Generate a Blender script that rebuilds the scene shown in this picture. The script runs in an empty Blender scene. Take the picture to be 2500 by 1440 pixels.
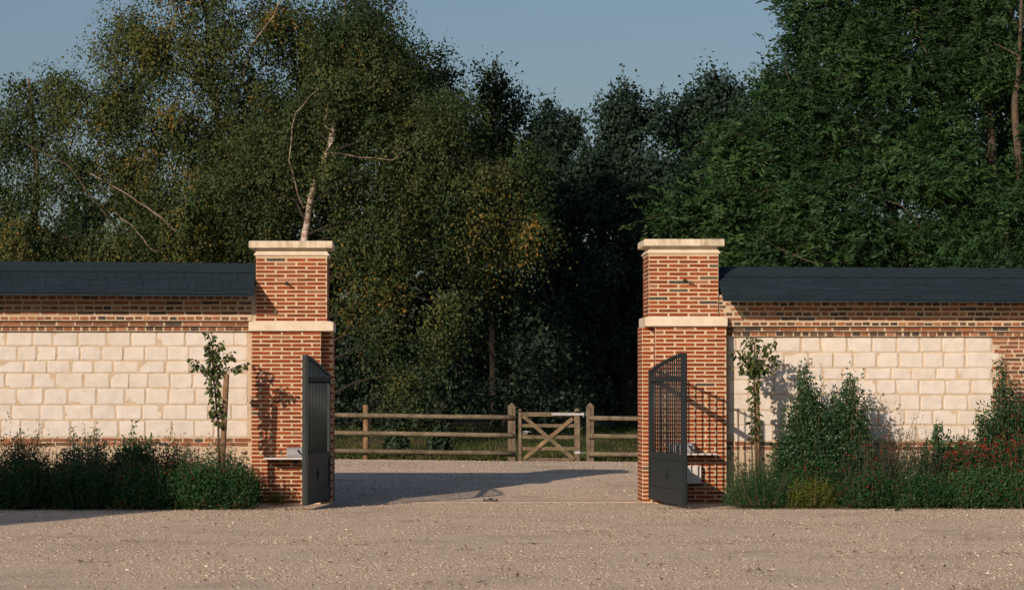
import bpy, math, random
import numpy as np
from mathutils import Vector, Matrix, noise

random.seed(7)
R = random.random
U = random.uniform
sc = bpy.context.scene
COL = sc.collection

# ------------------------------------------------------------------ camera
F = 7455.0                      # focal length in units of a 2500 wide picture
CAM = Vector((0.0, -35.0, 1.41))
YAW = math.atan(233.0 / F)
PITCH = math.atan(210.0 / F)
cd = bpy.data.cameras.new('camera')
cam = bpy.data.objects.new('camera', cd)
COL.objects.link(cam)
cd.sensor_width = 36.0
cd.lens = 36.0 * F / 2500.0
cd.clip_start = 0.5
cd.clip_end = 3000
cam.location = CAM
cam.rotation_euler = (math.pi / 2 + PITCH, 0, -YAW)
sc.camera = cam
RM = cam.rotation_euler.to_matrix()


def at(px, py, Y):
    """survey helper: where the sight line of a picture point meets the plane y = Y"""
    d = RM @ Vector((px - 1250.0, 720.0 - py, -F))
    t = (Y - CAM.y) / d.y
    return CAM + d * t


def xa(px, Y=0.0, py=930):
    return at(px, py, Y).x


def za(py, Y=0.0, px=1100):
    return at(px, py, Y).z


def sstep(a, b, v):
    t = min(1.0, max(0.0, (v - a) / (b - a)))
    return t * t * (3 - 2 * t)


def gz(x, y):
    z = 0.19 * sstep(0.8, 8.5, y) - 0.010 * (x - 1.0) * sstep(2, 14, y) * (1 - sstep(30, 60, y))
    z -= 0.10 * sstep(11, 15.5, y)
    z += 0.33 * sstep(16, 26, y) + 0.3 * sstep(26, 60, y)
    z += 0.012 * noise.noise(Vector((x * 0.7, y * 0.45, 3.1))) * sstep(-0.5, -3, y) * (1 - sstep(40, 90, abs(y)))
    z += 0.02 * noise.noise(Vector((x * 0.4, y * 0.3, 1.1))) * sstep(2, 5, y) * (1 - sstep(10, 14, y))
    return z


# ------------------------------------------------------------------ materials
def newmat(name):
    m = bpy.data.materials.new(name)
    m.use_nodes = True
    nt = m.node_tree
    for n in list(nt.nodes):
        nt.nodes.remove(n)
    out = nt.nodes.new('ShaderNodeOutputMaterial')
    return m, nt, out


def N(nt, typ, **kw):
    n = nt.nodes.new(typ)
    for k, v in kw.items():
        if k.startswith('i_'):
            key = k[2:].replace('_', ' ')
            for s in n.inputs:
                if s.name == key and s.enabled:
                    s.default_value = v
                    break
        else:
            setattr(n, k, v)
    return n


def ramp(nt, stops, interp='LINEAR'):
    r = nt.nodes.new('ShaderNodeValToRGB')
    r.color_ramp.interpolation = interp
    e = r.color_ramp.elements
    while len(e) < len(stops):
        e.new(0.5)
    for i, (p, c) in enumerate(stops):
        e[i].position = p
        e[i].color = (c[0], c[1], c[2], 1) if len(c) == 3 else c
    return r


def mixc(nt, fac, a, b, blend='MIX'):
    n = nt.nodes.new('ShaderNodeMix')
    n.data_type = 'RGBA'
    n.blend_type = blend
    for sock, v in ((n.inputs[0], fac), (n.inputs[6], a), (n.inputs[7], b)):
        if isinstance(v, (int, float)):
            sock.default_value = v
        elif isinstance(v, tuple):
            sock.default_value = (v[0], v[1], v[2], 1)
        else:
            nt.links.new(v, sock)
    return n.outputs[2]


def texco(nt, scale=(1, 1, 1)):
    g = nt.nodes.new('ShaderNodeNewGeometry')
    mp = nt.nodes.new('ShaderNodeMapping')
    mp.inputs['Scale'].default_value = scale
    nt.links.new(g.outputs['Position'], mp.inputs['Vector'])
    return mp.outputs['Vector']


def noisen(nt, vec, scale, detail=4, rough=0.6):
    n = N(nt, 'ShaderNodeTexNoise')
    n.inputs['Scale'].default_value = scale
    n.inputs['Detail'].default_value = detail
    n.inputs['Roughness'].default_value = rough
    nt.links.new(vec, n.inputs['Vector'])
    return n.outputs['Fac']


def finish(nt, out, color, rough=0.85, bump=None, bdist=0.01, bstr=0.6, metallic=0.0, spec=0.3):
    b = nt.nodes.new('ShaderNodeBsdfPrincipled')
    if isinstance(color, tuple):
        b.inputs['Base Color'].default_value = (color[0], color[1], color[2], 1)
    else:
        nt.links.new(color, b.inputs['Base Color'])
    if isinstance(rough, (int, float)):
        b.inputs['Roughness'].default_value = rough
    else:
        nt.links.new(rough, b.inputs['Roughness'])
    b.inputs['Metallic'].default_value = metallic
    b.inputs['Specular IOR Level'].default_value = spec
    if bump is not None:
        bn = nt.nodes.new('ShaderNodeBump')
        bn.inputs['Distance'].default_value = bdist
        bn.inputs['Strength'].default_value = bstr
        nt.links.new(bump, bn.inputs['Height'])
        nt.links.new(bn.outputs['Normal'], b.inputs['Normal'])
    nt.links.new(b.outputs['BSDF'], out.inputs['Surface'])
    return b


def attr(nt, name, out='Color'):
    a = nt.nodes.new('ShaderNodeAttribute')
    a.attribute_name = name
    return a.outputs[out]


def m_brick():
    m, nt, out = newmat('brick')
    v = texco(nt)
    n1 = noisen(nt, v, 60, 5, 0.7)
    r = ramp(nt, [(0.3, (0.62, 0.6, 0.6)), (0.6, (1.08, 1.04, 1.0)), (0.82, (1.35, 1.3, 1.25))])
    nt.links.new(n1, r.inputs[0])
    c = mixc(nt, 1.0, attr(nt, 'Col'), r.outputs[0], 'MULTIPLY')
    n2 = noisen(nt, v, 3.0, 3, 0.6)
    r2 = ramp(nt, [(0.35, (0.84, 0.82, 0.82)), (0.65, (1.1, 1.06, 1.0))])
    nt.links.new(n2, r2.inputs[0])
    c = mixc(nt, 1.0, c, r2.outputs[0], 'MULTIPLY')
    finish(nt, out, c, 0.88, n1, 0.003, 0.7)
    return m


def m_mortar(name, a, b):
    m, nt, out = newmat(name)
    v = texco(nt)
    n1 = noisen(nt, v, 5, 6, 0.65)
    r = ramp(nt, [(0.3, a), (0.7, b)])
    nt.links.new(n1, r.inputs[0])
    n2 = noisen(nt, v, 110, 4, 0.7)
    r2 = ramp(nt, [(0.3, (0.82, 0.82, 0.82)), (0.7, (1.1, 1.1, 1.1))])
    nt.links.new(n2, r2.inputs[0])
    c = mixc(nt, 1.0, r.outputs[0], r2.outputs[0], 'MULTIPLY')
    finish(nt, out, c, 0.95, n2, 0.004, 0.6)
    return m


def m_stone(name, a, b, stain=0.0, stain_col=(0.16, 0.14, 0.09), bd=0.012):
    m, nt, out = newmat(name)
    v = texco(nt)
    n1 = noisen(nt, v, 9, 8, 0.62)
    r = ramp(nt, [(0.32, a), (0.62, b)])
    nt.links.new(n1, r.inputs[0])
    c = mixc(nt, 1.0, r.outputs[0], attr(nt, 'Col'), 'MULTIPLY')
    if stain > 0:
        vs = texco(nt, (1, 1, 0.18))
        n3 = noisen(nt, vs, 5.5, 5, 0.7)
        r3 = ramp(nt, [(0.47, (0, 0, 0)), (0.66, (stain, stain, stain))])
        nt.links.new(n3, r3.inputs[0])
        c = mixc(nt, r3.outputs[0], c, stain_col)
        n4 = noisen(nt, v, 70, 4, 0.8)
        r4 = ramp(nt, [(0.58, (0, 0, 0)), (0.68, (stain * .8, stain * .8, stain * .8))])
        nt.links.new(n4, r4.inputs[0])
        c = mixc(nt, r4.outputs[0], c, stain_col)
    n2 = noisen(nt, v, 22, 7, 0.6)
    finish(nt, out, c, 0.9, n2, bd, 0.8)
    return m


def m_tint(name, stops, trans=0.35, rough=0.55, spec=0.25, attrname='tint'):
    """leaf material: colour by per-leaf value, thin and translucent"""
    m, nt, out = newmat(name)
    r = ramp(nt, stops)
    nt.links.new(attr(nt, attrname, 'Fac'), r.inputs[0])
    b = nt.nodes.new('ShaderNodeBsdfPrincipled')
    b.inputs['Roughness'].default_value = rough
    b.inputs['Specular IOR Level'].default_value = spec
    nt.links.new(r.outputs[0], b.inputs['Base Color'])
    if trans > 0:
        t = nt.nodes.new('ShaderNodeBsdfTranslucent')
        cc = mixc(nt, 1.0, r.outputs[0], (1.25, 1.3, 0.5), 'MULTIPLY')
        nt.links.new(cc, t.inputs['Color'])
        mx = nt.nodes.new('ShaderNodeMixShader')
        mx.inputs[0].default_value = trans
        nt.links.new(b.outputs[0], mx.inputs[1])
        nt.links.new(t.outputs[0], mx.inputs[2])
        nt.links.new(mx.outputs[0], out.inputs['Surface'])
    else:
        nt.links.new(b.outputs[0], out.inputs['Surface'])
    return m


def m_plain(name, a, b, scale=30, rough=0.7, metallic=0.0, vec=(1, 1, 1), bd=0.003, bs=0.4, spec=0.3):
    m, nt, out = newmat(name)
    v = texco(nt, vec)
    n1 = noisen(nt, v, scale, 5, 0.65)
    r = ramp(nt, [(0.3, a), (0.7, b)])
    nt.links.new(n1, r.inputs[0])
    c = mixc(nt, 1.0, r.outputs[0], attr(nt, 'Col'), 'MULTIPLY')
    finish(nt, out, c, rough, n1, bd, bs, metallic, spec)
    return m


def m_roof():
    m, nt, out = newmat('slate_grey_shingle')
    v = texco(nt)
    n1 = noisen(nt, v, 250, 3, 0.8)
    r = ramp(nt, [(0.3, (0.0115, 0.024, 0.032)), (0.62, (0.019, 0.036, 0.047)), (0.82, (0.05, 0.065, 0.08))])
    nt.links.new(n1, r.inputs[0])
    c = mixc(nt, 1.0, r.outputs[0], attr(nt, 'Col'), 'MULTIPLY')
    n2 = noisen(nt, v, 2.2, 4, 0.7)
    r2 = ramp(nt, [(0.3, (0.85, 0.85, 0.87)), (0.7, (1.12, 1.12, 1.1))])
    nt.links.new(n2, r2.inputs[0])
    c = mixc(nt, 1.0, c, r2.outputs[0], 'MULTIPLY')
    finish(nt, out, c, 0.9, n1, 0.002, 0.5, 0, 0.25)
    return m


def m_gravel():
    m, nt, out = newmat('gravel')
    v = texco(nt)
    vo = N(nt, 'ShaderNodeTexVoronoi', feature='F1')
    vo.inputs['Scale'].default_value = 62
    nt.links.new(v, vo.inputs['Vector'])
    sep = nt.nodes.new('ShaderNodeSeparateColor')
    nt.links.new(vo.outputs['Color'], sep.inputs[0])
    r = ramp(nt, [(0.0, (0.42, 0.345, 0.25)), (0.2, (0.62, 0.505, 0.37)), (0.6, (0.73, 0.60, 0.44)),
                  (0.93, (0.79, 0.66, 0.50)), (1.0, (0.88, 0.78, 0.63))])
    nt.links.new(sep.outputs[0], r.inputs[0])
    n2 = noisen(nt, v, 0.9, 6, 0.62)
    r2 = ramp(nt, [(0.3, (0.76, 0.745, 0.72)), (0.5, (1.0, 1.0, 1.0)), (0.72, (1.12, 1.1, 1.08))])
    nt.links.new(n2, r2.inputs[0])
    c = mixc(nt, 1.0, r.outputs[0], r2.outputs[0], 'MULTIPLY')
    # trodden fines between the stones
    n3 = noisen(nt, texco(nt, (0.22, 1.0, 1)), 1.1, 6, 0.68)
    r3 = ramp(nt, [(0.5, (0, 0, 0)), (0.66, (0.7, 0.7, 0.7))])
    nt.links.new(n3, r3.inputs[0])
    c = mixc(nt, r3.outputs[0], c, (0.70, 0.565, 0.43))
    n4 = noisen(nt, v, 38, 4, 0.7)
    mth = N(nt, 'ShaderNodeMath', operation='SUBTRACT')
    nt.links.new(n4, mth.inputs[0])
    nt.links.new(vo.outputs['Distance'], mth.inputs[1])
    finish(nt, out, c, 0.95, mth.outputs[0], 0.012, 0.55, 0, 0.15)
    return m


def m_birch():
    m, nt, out = newmat('birch_bark')
    v = texco(nt, (1, 1, 2.2))
    n1 = noisen(nt, v, 7, 5, 0.75)
    r = ramp(nt, [(0.36, (0.03, 0.024, 0.018)), (0.44, (0.22, 0.16, 0.12)), (0.52, (0.44, 0.36, 0.29)), (0.7, (0.6, 0.52, 0.44))])
    nt.links.new(n1, r.inputs[0])
    c = mixc(nt, 1.0, r.outputs[0], attr(nt, 'Col'), 'MULTIPLY')
    finish(nt, out, c, 0.8, n1, 0.01, 0.5)
    return m


def m_bark(name, a, b, lichen=None):
    m, nt, out = newmat(name)
    v = texco(nt, (1, 1, 0.35))
    n1 = noisen(nt, v, 24, 6, 0.75)
    r = ramp(nt, [(0.3, a), (0.7, b)])
    nt.links.new(n1, r.inputs[0])
    c = r.outputs[0]
    if lichen:
        n2 = noisen(nt, texco(nt), 3.0, 5, 0.7)
        r2 = ramp(nt, [(0.52, (0, 0, 0)), (0.7, (0.4, 0.4, 0.4))])
        nt.links.new(n2, r2.inputs[0])
        c = mixc(nt, r2.outputs[0], c, lichen)
    finish(nt, out, c, 0.92, n1, 0.02, 0.8)
    return m


def m_wood(name, a, b, c3):
    m, nt, out = newmat(name)
    v = texco(nt, (1, 1, 1))
    n1 = noisen(nt, v, 7, 6, 0.7)
    r = ramp(nt, [(0.3, a), (0.55, b), (0.75, c3)])
    nt.links.new(n1, r.inputs[0])
    c = mixc(nt, 1.0, r.outputs[0], attr(nt, 'Col'), 'MULTIPLY')
    n2 = noisen(nt, v, 45, 5, 0.8)
    r2 = ramp(nt, [(0.3, (0.55, 0.55, 0.55)), (0.6, (1.1, 1.1, 1.1))])
    nt.links.new(n2, r2.inputs[0])
    c = mixc(nt, 1.0, c, r2.outputs[0], 'MULTIPLY')
    finish(nt, out, c, 0.85, n2, 0.006, 0.6)
    return m


M = {}
M['brick'] = m_brick()
M['mortar'] = m_mortar('lime_mortar', (0.54, 0.42, 0.27), (0.66, 0.53, 0.36))
M['mortar_tan'] = m_mortar('sand_mortar', (0.52, 0.415, 0.285), (0.62, 0.505, 0.37))
M['stone'] = m_stone('chalk_stone', (0.61, 0.565, 0.495), (0.70, 0.66, 0.60), 0.07, (0.52, 0.43, 0.33), bd=0.006)
M['caststone'] = m_stone('cast_stone', (0.62, 0.53, 0.40), (0.74, 0.65, 0.52), 0.0, bd=0.003)
M['capstone'] = m_stone('weathered_cap_stone', (0.60, 0.51, 0.37), (0.73, 0.64, 0.49), 0.8, (0.20, 0.165, 0.10), bd=0.004)
M['flint'] = m_plain('flint', (0.05, 0.045, 0.045), (0.30, 0.24, 0.19), 25, 0.6)
M['roof'] = m_roof()
M['gravel'] = m_gravel()
M['pebble'] = m_tint('gravel_stone', [(0, (0.20, 0.155, 0.12)), (0.35, (0.40, 0.325, 0.25)), (0.8, (0.52, 0.43, 0.335)), (1, (0.68, 0.60, 0.50))], 0, 0.85, 0.2)
M['soil'] = m_plain('soil', (0.03, 0.022, 0.015), (0.10, 0.07, 0.045), 12, 0.95, bd=0.03, bs=0.8)
M['turf'] = m_plain('rough_turf', (0.035, 0.045, 0.015), (0.12, 0.085, 0.045), 3.0, 0.95, bd=0.05, bs=0.8)
M['concrete'] = m_plain('concrete', (0.46, 0.38, 0.28), (0.72, 0.59, 0.44), 9, 0.95, bd=0.006, bs=.8)
M['iron'] = m_plain('grey_paint', (0.014, 0.021, 0.024), (0.019, 0.027, 0.031), 14, 0.5, 0.0, bd=0.0008, bs=0.3, spec=0.3)
M['ironblack'] = m_plain('black_metal', (0.015, 0.015, 0.016), (0.03, 0.03, 0.032), 20, 0.5)
M['galv'] = m_plain('galvanised_steel', (0.42, 0.43, 0.45), (0.62, 0.63, 0.65), 20, 0.45, 0.6)
M['plastic_grey'] = m_plain('grey_plastic', (0.26, 0.27, 0.29), (0.33, 0.34, 0.36), 8, 0.5)
M['plastic_white'] = m_plain('white_plastic', (0.55, 0.54, 0.50), (0.68, 0.66, 0.62), 6, 0.5)
M['wood'] = m_wood('weathered_timber', (0.085, 0.068, 0.045), (0.19, 0.155, 0.105), (0.29, 0.25, 0.185))
M['wood_warm'] = m_wood('treated_timber', (0.13, 0.08, 0.043), (0.26, 0.165, 0.09), (0.36, 0.25, 0.15))
M['birch'] = m_birch()
M['bark_brown'] = m_bark('brown_bark', (0.05, 0.035, 0.024), (0.17, 0.125, 0.09))
M['bark_lichen'] = m_bark('lichen_bark', (0.035, 0.028, 0.022), (0.15, 0.115, 0.085), (0.26, 0.16, 0.05))
M['bark_dark'] = m_bark('dark_bark', (0.012, 0.011, 0.009), (0.05, 0.04, 0.03))
M['l_birch'] = m_tint('birch_leaf', [(0, (0.022, 0.044, 0.018)), (0.5, (0.050, 0.082, 0.026)), (0.82, (0.115, 0.126, 0.034)), (1, (0.260, 0.163, 0.033))], 0.3, 0.6)
M['l_dense'] = m_tint('dark_leaf', [(0, (0.014, 0.028, 0.011)), (0.7, (0.038, 0.066, 0.020)), (1, (0.10, 0.105, 0.028))], 0.25, 0.6)
M['l_alder'] = m_tint('alder_leaf', [(0, (0.012, 0.030, 0.023)), (0.7, (0.033, 0.067, 0.043)), (1, (0.070, 0.106, 0.061))], 0.22, 0.6)
M['l_ash'] = m_tint('ash_leaf', [(0, (0.011, 0.032, 0.013)), (0.6, (0.029, 0.078, 0.024)), (1, (0.069, 0.135, 0.035))], 0.28, 0.55)
M['l_under'] = m_tint('undergrowth_leaf', [(0, (0.012, 0.026, 0.017)), (0.8, (0.034, 0.062, 0.034)), (1, (0.075, 0.10, 0.045))], 0.2, 0.6)
M['l_pear'] = m_tint('pear_leaf', [(0, (0.026, 0.044, 0.014)), (0.6, (0.064, 0.098, 0.027)), (1, (0.127, 0.128, 0.038))], 0.22, 0.38, 0.45)
M['l_shrub'] = m_tint('shrub_leaf', [(0, (0.011, 0.035, 0.014)), (0.6, (0.027, 0.081, 0.031)), (1, (0.070, 0.145, 0.057))], 0.25, 0.4, 0.4)
M['l_silver'] = m_tint('silver_leaf', [(0, (0.049, 0.080, 0.048)), (0.6, (0.106, 0.152, 0.100)), (1, (0.190, 0.248, 0.176))], 0.2, 0.6)
M['l_salvia'] = m_tint('sage_leaf', [(0, (0.009, 0.034, 0.012)), (0.6, (0.025, 0.085, 0.027)), (1, (0.062, 0.146, 0.049))], 0.25, 0.6)
M['l_grey'] = m_tint('grey_green_leaf', [(0, (0.017, 0.041, 0.022)), (0.6, (0.042, 0.082, 0.043)), (1, (0.098, 0.146, 0.093))], 0.25, 0.6)
M['l_yellow'] = m_tint('yellow_green_leaf', [(0, (0.033, 0.062, 0.010)), (0.5, (0.093, 0.130, 0.019)), (1, (0.196, 0.211, 0.031))], 0.3, 0.6)
M['f_red'] = m_tint('red_petal', [(0, (0.10, 0.010, 0.010)), (1, (0.50, 0.035, 0.02))], 0.2, 0.6)
M['f_white'] = m_tint('white_petal', [(0, (0.45, 0.36, 0.38)), (1, (0.75, 0.70, 0.68))], 0.2, 0.6)
M['stalk'] = m_plain('green_brown_stalk', (0.06, 0.045, 0.025), (0.13, 0.095, 0.05), 20, 0.8)
M['litter'] = m_tint('litter', [(0, (0.05, 0.032, 0.02)), (1, (0.22, 0.14, 0.08))], 0.0, 0.9)
M['grass'] = m_tint('grass_blade', [(0, (0.030, 0.050, 0.010)), (0.45, (0.055, 0.090, 0.018)), (0.75, (0.13, 0.12, 0.035)), (1, (0.22, 0.13, 0.06))], 0.3, 0.7)


# ------------------------------------------------------------------ scene objects
def tag(o, label=None, cat=None, group=None, kind=None):
    if label:
        o['label'] = label
    if cat:
        o['category'] = cat
    if group:
        o['group'] = group
    if kind:
        o['kind'] = kind
    return o


def empty(name, loc, label, cat, group=None):
    o = bpy.data.objects.new(name, None)
    o.empty_display_size = 0.2
    COL.objects.link(o)
    o.location = loc
    return tag(o, label, cat, group)


class MB:
    """collects polygons of one part"""

    def __init__(s):
        s.v, s.f, s.m, s.c, s.sm = [], [], [], [], []

    def poly(s, pts, mi=0, col=(1, 1, 1), smooth=False):
        b = len(s.v)
        s.v += [tuple(p) for p in pts]
        s.f.append(tuple(range(b, b + len(pts))))
        s.m.append(mi)
        s.c.append(col)
        s.sm.append(smooth)

    def add(s, verts, faces, mi=0, col=(1, 1, 1), smooth=False):
        b = len(s.v)
        s.v += [tuple(p) for p in verts]
        for f in faces:
            s.f.append(tuple(i + b for i in f))
            s.m.append(mi)
            s.c.append(col)
            s.sm.append(smooth)

    def box(s, x0, x1, y0, y1, z0, z1, mi=0, col=(1, 1, 1), bev=0.0):
        if bev <= 0:
            v = [(x0, y0, z0), (x1, y0, z0), (x1, y1, z0), (x0, y1, z0), (x0, y0, z1), (x1, y0, z1), (x1, y1, z1), (x0, y1, z1)]
            s.add(v, [(3, 2, 1, 0), (4, 5, 6, 7), (0, 1, 5, 4), (1, 2, 6, 5), (2, 3, 7, 6), (3, 0, 4, 7)], mi, col)
            return
        b = bev
        rings = []
        for (z, i) in ((z0, b), (z0 + b, 0), (z1 - b, 0), (z1, b)):
            k = b * 0.8 if i == 0 else b * 1.4
            ring = [(x0 + i + k * (i == 0), y0 + i, z), (x1 - i - k * (i == 0), y0 + i, z),
                    (x1 - i, y0 + i + k * (i == 0), z), (x1 - i, y1 - i - k * (i == 0), z),
                    (x1 - i - k * (i == 0), y1 - i, z), (x0 + i + k * (i == 0), y1 - i, z),
                    (x0 + i, y1 - i - k * (i == 0), z), (x0 + i, y0 + i + k * (i == 0), z)]
            if i:
                e = 0.0004
                ring = [(x0 + i + e, y0 + i, z), (x1 - i - e, y0 + i, z), (x1 - i, y0 + i + e, z), (x1 - i, y1 - i - e, z),
                        (x1 - i - e, y1 - i, z), (x0 + i + e, y1 - i, z), (x0 + i, y1 - i - e, z), (x0 + i, y0 + i + e, z)]
            rings.append(ring)
        v = [p for r_ in rings for p in r_]
        f = [tuple(range(7, -1, -1)), tuple(range(24, 32))]
        for k in range(3):
            for j in range(8):
                a, c = k * 8 + j, k * 8 + (j + 1) % 8
                f.append((a, c, c + 8, a + 8))
        s.add(v, f, mi, col)

    def obox(s, a, b, w, h, mi=0, col=(1, 1, 1), up=(0, 0, 1)):
        """a bar of section w x h from a to b"""
        a, b = Vector(a), Vector(b)
        d = (b - a).normalized()
        up = Vector(up)
        sd = d.cross(up)
        if sd.length < 1e-4:
            sd = d.cross(Vector((0, 1, 0)))
        sd.normalize()
        u = sd.cross(d).normalized()
        q = [sd * w / 2 * i + u * h / 2 * j for i, j in ((-1, -1), (1, -1), (1, 1), (-1, 1))]
        v = [a + p for p in q] + [b + p for p in q]
        s.add(v, [(3, 2, 1, 0), (4, 5, 6, 7), (0, 1, 5, 4), (1, 2, 6, 5), (2, 3, 7, 6), (3, 0, 4, 7)], mi, col)

    def tube(s, pts, rads, n=8, mi=0, col=(1, 1, 1), cap=True, smooth=True, wob=0.0):
        pts = [Vector(p) for p in pts]
        if isinstance(rads, (int, float)):
            rads = [rads] * len(pts)
        v, f = [], []
        ref = Vector((0.13, 0.21, 1)).normalized()
        for i, p in enumerate(pts):
            d = (pts[min(i + 1, len(pts) - 1)] - pts[max(i - 1, 0)])
            d = d.normalized() if d.length > 1e-9 else Vector((0, 0, 1))
            r0 = ref if abs(d.dot(ref)) < 0.93 else Vector((0, 1, 0.1)).normalized()
            a = d.cross(r0).normalized()
            b = d.cross(a).normalized()
            for k in range(n):
                t = 2 * math.pi * k / n
                rr = rads[i] * (1 + (wob * U(-1, 1) if wob else 0))
                v.append(p + a * (math.cos(t) * rr) + b * (math.sin(t) * rr))
        for i in range(len(pts) - 1):
            for k in range(n):
                a0, a1 = i * n + k, i * n + (k + 1) % n
                f.append((a0, a1, a1 + n, a0 + n))
        if cap:
            f.append(tuple(range(n - 1, -1, -1)))
            f.append(tuple(range((len(pts) - 1) * n, len(pts) * n)))
        s.add(v, f, mi, col, smooth)

    def build(s, name, mats, parent=None):
        me = bpy.data.meshes.new(name)
        me.from_pydata(s.v, [], s.f)
        for m in (mats if isinstance(mats, (list, tuple)) else [mats]):
            me.materials.append(m)
        me.polygons.foreach_set('material_index', s.m)
        me.polygons.foreach_set('use_smooth', s.sm)
        a = me.attributes.new('Col', 'FLOAT_COLOR', 'FACE')
        arr = np.ones((len(s.f), 4), np.float32)
        arr[:, :3] = np.array(s.c, np.float32)
        a.data.foreach_set('color', arr.ravel())
        me.update()
        o = bpy.data.objects.new(name, me)
        COL.objects.link(o)
        if parent:
            o.parent = parent
            o.matrix_parent_inverse = Matrix.Translation(parent.location).inverted()
        return o


def np_mesh(name, V, nper, ntile_faces, tint, mat, parent=None, smooth=False):
    """V: (n, nper, 3) ; ntile_faces: list of quads/tris of one element"""
    n = V.shape[0]
    me = bpy.data.meshes.new(name)
    me.vertices.add(n * nper)
    me.vertices.foreach_set('co', V.reshape(-1).astype(np.float32))
    fl = [len(f) for f in ntile_faces]
    idx = np.concatenate([np.array(f) for f in ntile_faces])
    tot = len(idx)
    loops = (idx[None, :] + (np.arange(n) * nper)[:, None]).reshape(-1)
    me.loops.add(n * tot)
    me.loops.foreach_set('vertex_index', loops.astype(np.int32))
    st = np.cumsum([0] + fl[:-1])
    starts = (st[None, :] + (np.arange(n) * tot)[:, None]).reshape(-1)
    me.polygons.add(n * len(fl))
    me.polygons.foreach_set('loop_start', starts.astype(np.int32))
    if smooth:
        me.polygons.foreach_set('use_smooth', np.ones(n * len(fl), bool))
    me.materials.append(mat)
    a = me.attributes.new('tint', 'FLOAT', 'FACE')
    a.data.foreach_set('value', np.repeat(np.clip(tint, 0, 1), len(fl)).astype(np.float32))
    me.update(calc_edges=True)
    o = bpy.data.objects.new(name, me)
    COL.objects.link(o)
    if parent:
        o.parent = parent
        o.matrix_parent_inverse = Matrix.Translation(parent.location).inverted()
    return o


rng = np.random.default_rng(11)


def unit(v):
    return v / np.maximum(np.linalg.norm(v, axis=-1, keepdims=True), 1e-9)


def leaves(name, P, D, L, W, tint, mat, parent, fine=False, nrm=None):
    """P base, D direction of each leaf; a folded rhomb, or with fine=True a curled pointed blade"""
    n = len(P)
    D = unit(D)
    if nrm is None:
        nrm = rng.normal(size=(n, 3))
        nrm[:, 2] += 0.5
        nrm[:, 1] -= 0.35
    S = unit(np.cross(D, nrm))
    Nn = unit(np.cross(S, D))
    L = np.asarray(L).reshape(-1, 1) * np.ones((n, 1))
    W = np.asarray(W).reshape(-1, 1) * np.ones((n, 1))
    if not fine:
        V = np.stack([P, P + D * L * .45 + S * W * .5 + Nn * W * .16, P + D * L, P + D * L * .45 - S * W * .5 + Nn * W * .16], 1)
        return np_mesh(name, V, 4, [(0, 1, 2), (0, 2, 3)], tint, mat, parent)
    c = -0.16
    p1 = P + D * L * .30 + Nn * L * 0.05
    p2 = P + D * L * .68 + Nn * L * c * 0.1
    p3 = P + D * L * .96 + Nn * L * c * 1.1
    V = np.stack([P, p1 + S * W * .42 + Nn * W * .15, p1, p1 - S * W * .42 + Nn * W * .15,
                  p2 + S * W * .40 + Nn * W * .14, p2, p2 - S * W * .40 + Nn * W * .14, p3], 1)
    return np_mesh(name, V, 8, [(0, 1, 2), (0, 2, 3), (1, 4, 5, 2), (2, 5, 6, 3), (4, 7, 5), (5, 7, 6)], tint, mat, parent)


# ------------------------------------------------------------------ world and sun
SUN = Vector((1.0, 1.7, -0.73)).normalized()
w = bpy.data.worlds.new('World')
sc.world = w
w.use_nodes = True
nt = w.node_tree
bg = nt.nodes.get('Background') or nt.nodes.new('ShaderNodeBackground')
sky = nt.nodes.new('ShaderNodeTexSky')
sky.sky_type = 'NISHITA'
sky.sun_disc = False
sky.sun_elevation = math.asin(-SUN.z)
sky.sun_rotation = math.atan2(-SUN.x, -SUN.y)
sky.air_density = 1.0
sky.dust_density = 1.6
sky.ozone_density = 2.2
tc = mixc(nt, 1.0, sky.outputs[0], (0.90, 0.925, 1.015), 'MULTIPLY')
nt.links.new(tc, bg.inputs['Color'])
bg.inputs['Strength'].default_value = 0.07
ld = bpy.data.lights.new('sun', 'SUN')
ld.energy = 4.0
ld.angle = math.radians(0.55)
ld.color = (1.0, 0.79, 0.62)
lo = bpy.data.objects.new('sun', ld)
COL.objects.link(lo)
lo.rotation_euler = SUN.to_track_quat('-Z', 'Y').to_euler()
lo.location = (-20, -30, 20)
sc.view_settings.view_transform = 'Standard'
sc.view_settings.look = 'None'
sc.view_settings.exposure = 0
sc.cycles.max_bounces = 6
sc.cycles.diffuse_bounces = 3
sc.cycles.transmission_bounces = 4
sc.cycles.use_adaptive_sampling = True


# ------------------------------------------------------------------ ground sheets
def sheet(name, xs, ys, mat, dz, label, cat, edge=None):
    mb_v, mb_f = [], []
    for j, y in enumerate(ys):
        for i, x in enumerate(xs):
            yy = y
            if edge and j == len(ys) - 1:
                yy = y + edge(x)
            d = dz(x, yy) if callable(dz) else dz
            mb_v.append((x, yy, gz(x, yy) + d))
    nx = len(xs)
    for j in range(len(ys) - 1):
        for i in range(nx - 1):
            a = j * nx + i
            mb_f.append((a, a + 1, a + 1 + nx, a + nx))
    me = bpy.data.meshes.new(name)
    me.from_pydata(mb_v, [], mb_f)
    me.materials.append(mat)
    me.polygons.foreach_set('use_smooth', [True] * len(mb_f))
    a = me.attributes.new('Col', 'FLOAT_COLOR', 'FACE')
    a.data.foreach_set('color', [1.0] * (4 * len(mb_f)))
    me.update()
    o = bpy.data.objects.new(name, me)
    COL.objects.link(o)
    return tag(o, label, cat, kind='structure')


def span(a, b, st):
    n = max(1, int(round((b - a) / st)))
    return [a + (b - a) * i / n for i in range(n + 1)]


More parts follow.
